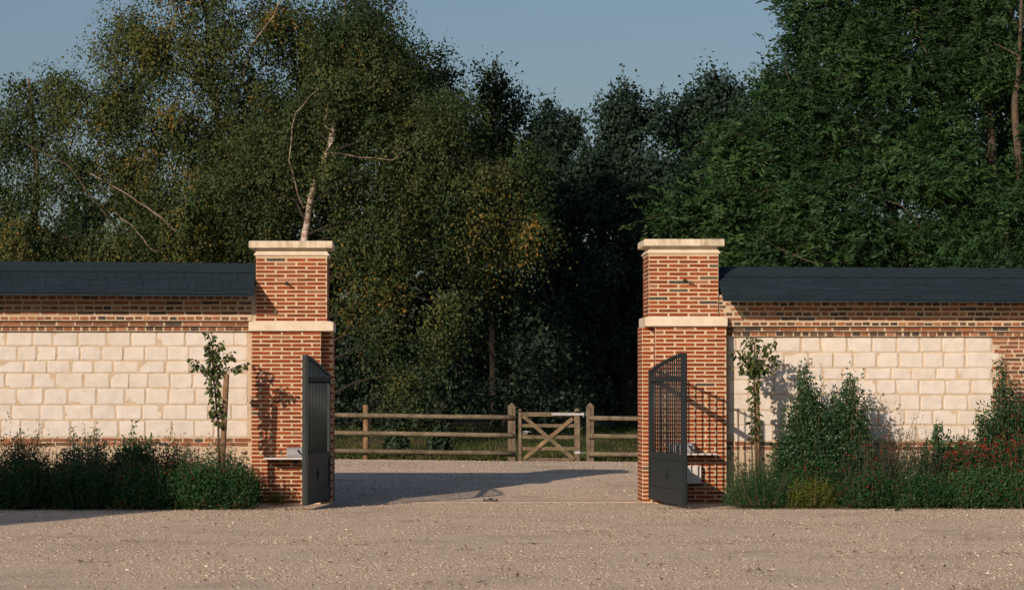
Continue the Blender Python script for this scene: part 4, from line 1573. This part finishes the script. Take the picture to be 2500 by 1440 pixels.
tot += tree('broadleaf_tree', 'dark full crowned tree filling in behind the big ash', 'tree',
            [at(2180, 1080, 30), at(2180, 640, 30), at(2180, 300, 30), at(2180, 0, 30)], .15, M['bark_dark'],
            [(2080, 120, 30, 1.5, 1.5, 1.0), (2080, 380, 30, 1.6, 1.4, 1.0), (2280, 150, 30, 1.6, 1.5, 1.0), (2290, 400, 30, 1.6, 1.4, 1.0), (1960, 560, 30, 1.6, 1.0, 1.0), (2200, 620, 30, 1.8, .9, 1.0), (2180, -60, 30, 1.8, 1.2, 1.2)],
            M['l_dense'], dict(S_DENSE, tint=.34, leaf=.10, twigs=18), None, None, .75, 13)
tot += tree('broadleaf_tree', 'dark full crowned tree behind the ash at the right edge', 'tree',
            [at(2470, 1080, 29), at(2470, 640, 29), at(2470, 300, 29), at(2470, 0, 29)], .13, M['bark_dark'],
            [(2450, 120, 29, 1.3, 1.6, 1.0), (2470, 380, 29, 1.4, 1.4, 1.0), (2440, 620, 29, 1.4, .9, 1.0), (2600, 240, 29, 1.4, 1.8, 1.0)],
            M['l_dense'], dict(S_DENSE, tint=.34, leaf=.10, twigs=18), None, None, .75, 14)
# --- understorey
def under(px, py, Y, rx, rz, ry, label, seed, name='undergrowth_bush', mat='l_under', dens=1.0):
    return tree(name, label, 'bush', [at(px, 1090, Y), at(px + 10, py + 80, Y), at(px, py, Y)], .05, M['bark_dark'],
                [(px, py, Y, rx, rz, ry), (px + 40, py + 90, Y, rx * .9, rz * .8, ry), (px - 50, py + 120, Y, rx * .9, rz * .8, ry)], M[mat], S_UNDER, None, 'bushes in the shade under the trees', dens, seed)


tot += under(1310, 880, 23.5, .85, .65, .7, 'blue green bush at the foot of the wood, left of the field gate', 21, mat='l_alder')
tot += under(1060, 900, 24, .8, .7, .7, 'dark bush below the drooping orange birch twigs', 22)
tot += under(900, 880, 26, 1.2, .9, .9, 'dark ivy like bush behind the round fence post', 23)
tot += under(1230, 760, 29, 1.2, 1.1, 1.0, 'tall dark bush under the slender pointed tree', 24)
tot += under(1500, 960, 30, 1.3, .6, .9, 'low black green bush behind the right square post', 25)
tot += under(720, 860, 26, 1.4, .9, .9, 'dark bush hidden behind the left gate pillar', 26)


def woodland():
    """far wood closing the view behind the trees"""
    global rng
    rng = np.random.default_rng(5)
    n = 210000
    X = rng.uniform(-16, 26, n)
    Yc = 40 + 4 * rng.random(n) + 1.5 * np.sin(X * .9)
    top = 5.3 + .9 * np.sin(X * .8 + 1) + .6 * np.sin(X * 2.3)
    z = top * rng.random(n) ** .8
    cl = np.array([noise.noise(Vector((a * 1.1, b * 1.1, 2))) for a, b in zip(X, z)])
    keep = (cl > -.18) | (z < 3.2)
    P = np.stack([X, Yc, z + .15], -1)[keep]
    T = (cl[keep] * .5 + .4 + rng.normal(0, .15, keep.sum()))
    o = leaves('woodland', P, rng.normal(size=P.shape), rng.uniform(.13, .26, len(P)), rng.uniform(.1, .18, len(P)), T, M['l_under'], None)
    tag(o, 'dark wood closing the view far behind the trees', 'woodland', kind='stuff')


woodland()


# grass of the bank behind the fence
def grass():
    global rng
    rng = np.random.default_rng(9)
    n = 60000
    y = 15.3 + 15 * rng.random(n) ** 1.1
    half = (y + 35) / 35 * 3.6
    x = (y + 35) / 35 * .9 + half * rng.uniform(-1, 1, n)
    dn = np.array([noise.noise(Vector((a * .8, b * .5, 8))) for a, b in zip(x, y)])
    keep = rng.random(n) < np.clip(.55 + dn, .08, 1)
    x, y, dn = x[keep], y[keep], dn[keep]
    z = np.array([gz(a, b) for a, b in zip(x, y)]) - .004
    P = np.stack([x, y, z], -1)
    D = rng.normal(size=P.shape) * .45
    D[:, 2] = 1
    T = np.clip(.62 - dn * .8 - .05 * (y - 15.3) + rng.normal(0, .18, len(P)), 0, 1)
    o = leaves('grass', P, D, rng.uniform(.03, .12, len(P)), rng.uniform(.012, .022, len(P)), T, M['grass'], None)
    tag(o, 'short rough grass on the bank behind the rail fence', 'grass', kind='stuff')


grass()


# ------------------------------------------------------------------ planting along the walls
def ell(P0, pts):
    return [Vector(P0)] + [Vector(p) for p in pts]


def pear(name, label, Y, trunk, branches, leafn, seed, llen=.062, stake=None, stake_label=None):
    global rng
    rng = np.random.default_rng(300 + seed)
    random.seed(300 + seed)
    b0 = at(trunk[0][0], trunk[0][1], Y)
    b0.z = .04
    root = empty(name, b0, label, 'young tree', 'young pear trees staked against the walls')
    t = MB()
    tp = [b0] + [at(a, b, Y) for a, b in trunk[1:]]
    t.tube(tp, [.014 - .009 * i / (len(tp) - 1) for i in range(len(tp))], 8)
    paths = [([at(a, b, Y) for a, b in trunk[1:]], leafn[0])]
    for br in branches:
        pts = [at(a, b, Y + dy) for a, b, dy in br[0]]
        pts[0] = min([q_ for pp in paths for (u0, u1) in zip(pp[0][:-1], pp[0][1:]) for q_ in (u0.lerp(u1, w_ / 5) for w_ in range(6))], key=lambda q_: (q_ - pts[0]).length)
        t.tube(pts, [.006 - .0035 * i / (len(pts) - 1) for i in range(len(pts))], 6)
        paths.append((pts, br[1]))
    t.build('trunk', M['bark_brown'], root)
    P, D, S, T = [], [], [], []
    for pts, n in paths:
        seg = [(pts[i], pts[i + 1]) for i in range(len(pts) - 1)]
        ln = [(b - a).length for a, b in seg]
        tt = sum(ln)
        n = int(n * 1.45)
        for k in range(n):
            s = tt * ((k + R()) / n)
            i = 0
            while i < len(seg) - 1 and s > ln[i]:
                s -= ln[i]
                i += 1
            p = seg[i][0].lerp(seg[i][1], min(1, s / ln[i]))
            ang = U(0, 6.283)
            o = Vector((math.cos(ang), math.sin(ang) * .9, U(-.1, .5)))
            p2 = p + o * U(.01, .045)
            P.append(tuple(p2))
            D.append((o.x * .8, o.y * .8, o.z * .4 - U(.25, 1.1)))
            S.append(llen * U(.65, 1.2))
            T.append(min(1, max(0, random.gauss(.5, .25))))
    S = np.array(S)
    nr = rng.normal(size=(len(P), 3)) * .7 + np.array([0, -.4, .6])
    leaves('foliage', np.array(P), np.array(D), S, S * .62, np.array(T), M['l_pear'], root, True, nr)
    if stake:
        a, b = at(*stake[0], Y + .03), at(*stake[1], Y + .03)
        a.z = .02
        s = empty('tree_stake', a, stake_label, 'stake', 'round timber stakes in the beds')
        m = MB()
        m.tube([a, a.lerp(b, .5), b - (b - a).normalized() * .006, b], [.033, .0325, .032, .028], 14)
        m.build('pole', M['wood_warm'], s)
        m = MB()
        c = a.lerp(b, .82)
        e = min((Vector(q) for q in tp), key=lambda q: abs(q.z - c.z))
        e = Vector((e.x, Y, c.z))
        m.tube([c + Vector((-.034, 0, 0)), c + Vector((0, -.036, .002)), c + Vector((.034, 0, 0)), c + Vector((0, .036, 0)), c + Vector((-.034, 0, 0)), e], .005, 6)
        m.build('tie', M['ironblack'], s)


pear('pear_tree', 'thin leafy young pear tree against the left wall', -.88,
     [(536, 1105), (533, 1040), (528, 990), (524, 940), (520, 900), (520, 860), (514, 830), (508, 812)],
     [([(522, 930, 0), (500, 905, -.05), (484, 890, -.05), (472, 876, -.05)], 26), ([(484, 892, -.05), (478, 895, -.05), (488, 902, -.05)], 14),
      ([(523, 925, 0), (545, 908, .03), (570, 898, .05), (598, 886, .05)], 24), ([(575, 897, .05), (585, 905, .05), (592, 892, .05)], 12),
      ([(522, 915, 0), (540, 885, -.03), (553, 870, -.04), (562, 858, -.04)], 26), ([(553, 872, -.04), (562, 875, -.04), (568, 868, -.04)], 10),
      ([(520, 880, 0), (528, 850, .04), (534, 835, .04)], 22), ([(520, 905, 0), (516, 870, -.06), (514, 845, -.06)], 26), ([(524, 960, 0), (516, 960, -.04), (512, 930, -.04)], 12),
      ([(532, 1010, 0), (545, 1015, -.05), (552, 1000, -.05)], 10), ([(530, 1000, 0), (520, 1005, -.03), (516, 1015, -.03)], 14)],
     [120], 1, .066, [(538, 1105), (553, 913)], 'brown timber stake behind the pear tree at the left wall')
pear('pear_tree', 'young pear tree with a bushy head beside the right pillar', -.42,
     [(1848, 1150), (1846, 1080), (1843, 1000), (1840, 950), (1842, 910), (1841, 870), (1843, 835), (1845, 822)],
     [([(1842, 915, 0), (1815, 890, -.05), (1796, 868, -.06), (1788, 848, -.06)], 26), ([(1841, 905, 0), (1818, 865, .04), (1820, 840, .04), (1823, 822, .04)], 28),
      ([(1842, 910, 0), (1868, 880, -.03), (1882, 855, -.04), (1890, 833, -.04)], 30), ([(1842, 915, 0), (1872, 900, .05), (1892, 885, .06), (1897, 865, .06)], 30),
      ([(1841, 912, 0), (1812, 908, .05), (1800, 895, .06)], 24), ([(1842, 905, 0), (1855, 870, .06), (1868, 838, .07)], 26), ([(1841, 920, 0), (1830, 890, -.08), (1826, 868, -.08)], 24),
      ([(1841, 920, 0), (1860, 905, -.09), (1874, 905, -.09)], 22)],
     [150], 2, .068, [(1850, 1150), (1847, 932)], 'brown timber stake behind the bushy headed pear tree at the right wall')


def shrub(name, label, cat, px, Y, hw, top, peaks, mat, leaf=.035, wr=.42, shoots=140, per=34, seed=0, flowers=None, fine=False, group=None, spread=.8, wild=.10,
          tintm=.45, start=.06, dome=(.60, 4.0)):
    """shoots fan out from the foot to a bumpy dome; peaks: [(px, py, width)] taller sprays"""
    global rng
    rng = np.random.default_rng(500 + seed)
    random.seed(500 + seed)
    cx = xa(px, Y)
    sc_ = 213.0 * 35 / (35 + Y)
    W = hw / sc_
    H = za(top, Y)
    root = empty(name, (cx, Y, .05), label, cat, group)
    n = int(shoots * 1.25)
    a = rng.uniform(0, 6.283, n)
    r = np.sqrt(rng.random(n))
    ex = np.cos(a) * r
    ey = np.sin(a) * r
    dz = np.sqrt(np.clip(1 - dome[0] * r ** dome[1], 0, 1)) * rng.uniform(.74, 1.05, n)
    dz = np.where((r > .6) & (rng.random(n) < .5), dz * rng.uniform(.25, .9, n), dz)
    tip = np.stack([cx + ex * W, Y + ey * W * spread, .05 + (H - .05) * dz], -1)
    for (ppx, ppy, pw) in (peaks or []):
        k = max(4, int(n * .05))
        t = np.stack([xa(ppx, Y) + rng.normal(0, pw / sc_ * .5, k), Y + rng.normal(0, W * .18, k), za(ppy, Y) - np.abs(rng.normal(0, .12, k)) * (rng.random(k) > .25)], -1)
        tip = np.concatenate([tip, t])
    n = len(tip)
    tip[:, 2] += rng.normal(0, wild, n) * .5
    bs = np.stack([cx + (tip[:, 0] - cx) * .62 + rng.normal(0, .03, n), Y + (tip[:, 1] - Y) * .72 + rng.normal(0, .03, n), np.full(n, .05)], -1)
    mid = (bs + tip) / 2
    mid[:, :2] += (tip[:, :2] - bs[:, :2]) * .12
    t = start + (1 - start) * (np.arange(per)[None, :, None] + rng.random((n, per, 1))) / per
    pos = (1 - t) ** 2 * bs[:, None] + 2 * t * (1 - t) * mid[:, None] + t ** 2 * tip[:, None]
    tang = unit(2 * (1 - t) * (mid - bs)[:, None] + 2 * t * (tip - mid)[:, None])
    sr = .10 * (1 - t * .8) * min(1.5, W * 2)
    pos = pos + rng.normal(size=pos.shape) * (sr + .006)
    ld_ = unit(tang * .7 + rng.normal(size=pos.shape) * .75)
    ct = rng.normal(0, .12, n)
    tint = tintm + ct[:, None] + rng.normal(0, .16, (n, per)) + (t[..., 0] - .6) * .25
    L = leaf * rng.uniform(.6, 1.25, (n * per))
    st = MB()
    for k in range(0, n, 4):
        st.tube([bs[k], (bs[k] * .25 + mid[k] * .5 + tip[k] * .25), tip[k]], [.0055, .004, .0018], 4, 0, (1, 1, 1), False)
    st.build('stems', M['stalk'], root)
    leaves('foliage', pos.reshape(-1, 3), ld_.reshape(-1, 3), L, L * wr, tint.reshape(-1), mat, root, fine)
    if flowers:
        fm, cnt, size, hi = flowers
        idx = rng.integers(0, n, cnt)
        fp = tip[idx] + rng.normal(size=(cnt, 3)) * .02
        fp[:, 2] += .01
        low = rng.random(cnt) > hi
        fp[low] = (pos.reshape(-1, 3)[rng.integers(0, n * per, low.sum())])
        fp[low, 1] -= .04
        q = np.repeat(fp, 5, 0) + rng.normal(size=(cnt * 5, 3)) * size * .45
        leaves('flowers', q, rng.normal(size=q.shape), size * rng.uniform(.6, 1.2, len(q)), size * .7, rng.random(len(q)), fm, root)['kind'] = 'stuff'
    return root


BL = 'shrubs in the bed along the left wall'
BR = 'shrubs in the bed along the right wall'
shrub('sage_bush', 'fine leaved dark green bush at the left edge of the picture', 'shrub', 50, -.95, 88, 1078, [(48, 1062, 30), (20, 1070, 30), (78, 1075, 20)], M['l_grey'], .036, .35, 210, 38, 1, (M['f_red'], 40, .012, .6), group=BL, wild=.2)
shrub('sage_bush', 'grey green bush cut off by the left picture edge', 'shrub', -90, -.9, 90, 1085, None, M['l_grey'], .036, .35, 160, 34, 2, None, group=BL)
shrub('silver_shrub', 'upright silvery shrub with three pale shoots before the left wall', 'shrub', 208, -.75, 74, 1085, [(183, 1050, 10), (212, 1044, 10), (238, 1034, 8), (165, 1080, 14), (255, 1075, 12)], M['l_silver'], .040, .42, 150, 34, 3, None, True, BL)
shrub('laurel_shrub', 'glossy green shrub with upright leafy tops, middle of the left bed', 'shrub', 335, -.7, 66, 1075, [(312, 1056, 14), (331, 1046, 12), (362, 1068, 16), (292, 1085, 14)], M['l_shrub'], .058, .32, 120, 34, 4, None, True, BL, tintm=.62)
shrub('sage_bush', 'loose bush with reddish flower tips between laurel and pear tree', 'shrub', 445, -.8, 82, 1095, [(470, 1082, 30), (420, 1088, 20)], M['l_grey'], .034, .36, 190, 34, 5, (M['f_red'], 110, .014, .7), group=BL, wild=.2)
shrub('sage_bush', 'rusty tipped bush at the foot of the left pear tree', 'shrub', 560, -.85, 72, 1112, [(520, 1092, 20), (590, 1125, 16)], M['l_salvia'], .034, .38, 170, 34, 6, (M['f_red'], 90, .013, .8), group=BL, wild=.2)
shrub('sage_bush', 'low dark bush at the gravel edge, far left', 'shrub', 45, -1.35, 88, 1128, None, M['l_salvia'], .034, .42, 200, 34, 7, (M['f_red'], 60, .014, .4), group=BL)
shrub('sage_bush', 'low dark bush at the gravel edge below the silvery shrub', 'shrub', 195, -1.35, 86, 1138, None, M['l_salvia'], .034, .42, 200, 34, 8, (M['f_red'], 60, .013, .4), group=BL)
shrub('sage_bush', 'low brighter green bush dotted with red flowers, middle of the left gravel edge', 'shrub', 350, -1.38, 78, 1140, None, M['l_salvia'], .036, .45, 200, 34, 9, (M['f_red'], 130, .016, .5), group=BL, tintm=.62)
shrub('sage_bush', 'low green mound below the left pear tree', 'shrub', 478, -1.36, 76, 1132, None, M['l_salvia'], .036, .45, 200, 34, 10, (M['f_red'], 60, .013, .5), group=BL, tintm=.55)
shrub('sage_bush', 'low green mound nearest the left pillar', 'shrub', 575, -1.33, 58, 1148, [(560, 1135, 20)], M['l_salvia'], .034, .42, 160, 34, 11, (M['f_red'], 40, .012, .5), group=BL, tintm=.45)
shrub('sage_bush', 'grey green filler bush between the left edge bush and the silvery shrub', 'shrub', 128, -1.1, 66, 1122, None, M['l_grey'], .032, .4, 150, 32, 50, None, group=BL, wild=.2, tintm=.5)
shrub('sage_bush', 'grey green bush between the silvery shrub and the laurel', 'shrub', 268, -1.05, 60, 1118, None, M['l_grey'], .032, .4, 150, 32, 51, (M['f_red'], 30, .012, .5), group=BL, wild=.2, tintm=.5)
shrub('sage_bush', 'grey green bush between laurel and loose reddish bush', 'shrub', 400, -1.05, 60, 1112, None, M['l_grey'], .032, .4, 150, 32, 52, (M['f_red'], 50, .012, .6), group=BL, wild=.2, tintm=.5)
shrub('weed_tuft', 'small leafy tuft at the foot of the left pillar', 'weed', 672, -.25, 24, 1212, None, M['l_yellow'], .022, .4, 40, 14, 12, None)
shrub('weed_tuft', 'dark straggly tuft against the left corner of the left pillar', 'weed', 622, -.35, 28, 1165, None, M['l_grey'], .024, .4, 60, 20, 13, None)

shrub('photinia_shrub', 'large glossy green shrub with two peaks before the right wall', 'shrub', 2012, -.5, 132, 968, [(1962, 895, 9), (1966, 920, 14), (1975, 950, 26), (2080, 915, 8), (2076, 935, 14), (2068, 962, 26), (1940, 980, 22), (2105, 990, 16)], M['l_shrub'], .044, .45, 520, 46, 20, None, True, BR, .7, .16, .52, .1, (.86, 2.2))
shrub('photinia_shrub', 'large shrub with a thin upright top at the right edge of the picture', 'shrub', 2468, -.45, 100, 975, [(2445, 885, 12), (2450, 920, 22), (2475, 945, 30), (2395, 1000, 12), (2420, 1020, 20)], M['l_shrub'], .046, .45, 330, 44, 21, (M['f_red'], 60, .018, .5), True, BR, .7, .16, .5, .1, (.86, 2.2))
shrub('spurge_plant', 'tall whorled spurge spike in the right bed', 'plant', 2291, -.62, 20, 1040, [(2291, 1022, 6)], M['l_shrub'], .060, .3, 26, 60, 22, None, True, 'spurge spikes in the right bed', .9, .03, .75, .1)
shrub('spurge_plant', 'short whorled spurge spike left of the taller one', 'plant', 2257, -.7, 15, 1080, [(2257, 1066, 5)], M['l_shrub'], .050, .3, 20, 50, 23, None, True, 'spurge spikes in the right bed', .9, .03, .75, .1)
shrub('laurel_shrub', 'small leaning leafy shrub between spurge and right edge shrub', 'shrub', 2340, -.5, 38, 1068, [(2325, 1050, 10), (2355, 1058, 12)], M['l_shrub'], .058, .36, 70, 34, 24, None, True, BR, .8, .1, .55)
shrub('meadow_plants', 'feathery green plants with tiny white flowers beside the right pillar', 'plants', 1835, -1.0, 72, 1130, [(1880, 1120, 20), (1800, 1150, 14)], M['l_salvia'], .026, .25, 230, 34, 25, (M['f_white'], 26, .012, .7), False, BR, .8, .2, .6)
shrub('meadow_plants', 'low feathery green plants at the gravel edge before the right pear tree', 'plants', 1850, -1.38, 84, 1165, None, M['l_salvia'], .026, .25, 230, 34, 26, (M['f_white'], 14, .010, .6), False, BR, .7, .2, .55)
shrub('golden_shrub', 'yellow green low shrub at the gravel edge of the right bed', 'shrub', 1992, -1.40, 62, 1178, None, M['l_yellow'], .026, .4, 110, 28, 27, None, False, BR, .6, .15, .45)
shrub('golden_shrub', 'small yellow sprig left of the yellow green low shrub', 'shrub', 1942, -1.46, 22, 1185, None, M['l_yellow'], .024, .4, 40, 22, 28, None, False, BR, .6, .1, .5)
shrub('sage_bush', 'dark bush behind the yellow green low shrub', 'shrub', 1985, -1.0, 84, 1130, None, M['l_salvia'], .032, .4, 190, 32, 29, (M['f_red'], 90, .013, .5), False, BR)
shrub('sage_bush', 'dark bush with rusty tips below the two peaked shrub', 'shrub', 2120, -.95, 84, 1095, [(2160, 1070, 22)], M['l_grey'], .032, .38, 200, 32, 30, (M['f_red'], 190, .013, .6), False, BR, .8, .25)
shrub('sage_bush', 'low bush at the gravel edge below the two peaked shrub', 'shrub', 2115, -1.38, 80, 1160, None, M['l_salvia'], .032, .4, 200, 32, 31, (M['f_red'], 120, .013, .5), False, BR)
shrub('sage_bush', 'grey green bush below the spurge spikes', 'shrub', 2250, -.95, 84, 1092, [(2220, 1080, 20)], M['l_grey'], .032, .38, 200, 32, 32, (M['f_red'], 150, .013, .65), False, BR, .8, .2)
shrub('sage_bush', 'low bush with a few pink flowers at the gravel edge below the spurge', 'shrub', 2245, -1.38, 82, 1160, None, M['l_salvia'], .032, .4, 200, 32, 33, (M['f_white'], 30, .011, .6), False, BR)
shrub('red_sage_bush', 'bush covered in red flowers left of the right edge shrub', 'shrub', 2365, -.9, 72, 1082, None, M['l_salvia'], .034, .4, 200, 34, 34, (M['f_red'], 300, .018, .75), False, BR, .8, .15)
shrub('red_sage_bush', 'bush covered in red flowers cut by the right picture edge', 'shrub', 2475, -.95, 78, 1080, None, M['l_salvia'], .034, .4, 210, 34, 35, (M['f_red'], 300, .018, .7), False, BR, .8, .15)
shrub('sage_bush', 'bright green low bush at the gravel edge below the red flowers', 'shrub', 2375, -1.38, 78, 1150, None, M['l_salvia'], .034, .45, 210, 34, 36, (M['f_red'], 80, .014, .4), False, BR, tintm=.6)
shrub('sage_bush', 'bright green low bush at the gravel edge in the right corner', 'shrub', 2490, -1.36, 76, 1145, None, M['l_salvia'], .034, .45, 210, 34, 37, (M['f_red'], 80, .014, .5), False, BR, tintm=.6)
shrub('sage_bush', 'bush outside the right picture edge', 'shrub', 2610, -1.1, 86, 1110, None, M['l_salvia'], .034, .45, 150, 30, 38, None, False, BR)
shrub('weed_tuft', 'tiny green weed standing alone in the gravel before the right bed', 'weed', 2190, -2.1, 8, 1243, None, M['l_salvia'], .03, .5, 14, 8, 40, None)

# dry flower stalks above the right bed
ds = empty('dry_stalks', (xa(2180, -.5), -.5, .05), 'thin brown dry flower stalks between the two peaked shrub and the spurge', 'plant')
m = MB()
random.seed(4)
DP = []
for k in range(34):
    a = Vector((xa(2180, -.5) + U(-.18, .22), -.5 + U(-.1, .1), .05))
    b = at(2180 + U(-60, 75), U(1000, 1085), -.5 + U(-.15, .15))
    m.tube([a, a.lerp(b, .6) + Vector((U(-.02, .02), 0, 0)), b], [.003, .0022, .0015], 3)
    for j in range(9):
        q = a.lerp(b, U(.6, 1.0)) + Vector((U(-.02, .02), U(-.02, .02), U(-.01, .01)))
        DP.append(tuple(q))
m.build('stems', M['stalk'], ds)
DP = np.array(DP)
leaves('seed_heads', DP, rng.normal(size=DP.shape), .02, .011, rng.random(len(DP)), M['litter'], ds)['kind'] = 'stuff'

# saplings on the bank behind the fence
for (px, top, label, sd) in ((968, 1058, 'small dark sapling behind the fence, nearer the round post', 1), (1072, 1052, 'small dark sapling behind the fence, nearer the field gate', 2)):
    shrub('sapling', label, 'sapling', px, 17.5, 30, top, [(px - 18, top + 10, 10), (px + 14, top + 4, 8)], M['l_under'], .10, .6, 34, 14, 60 + sd, None, True, 'saplings on the bank behind the fence', .8, .1, .5, .45)

print('leaves in trees', tot, 'objects', len(bpy.data.objects))
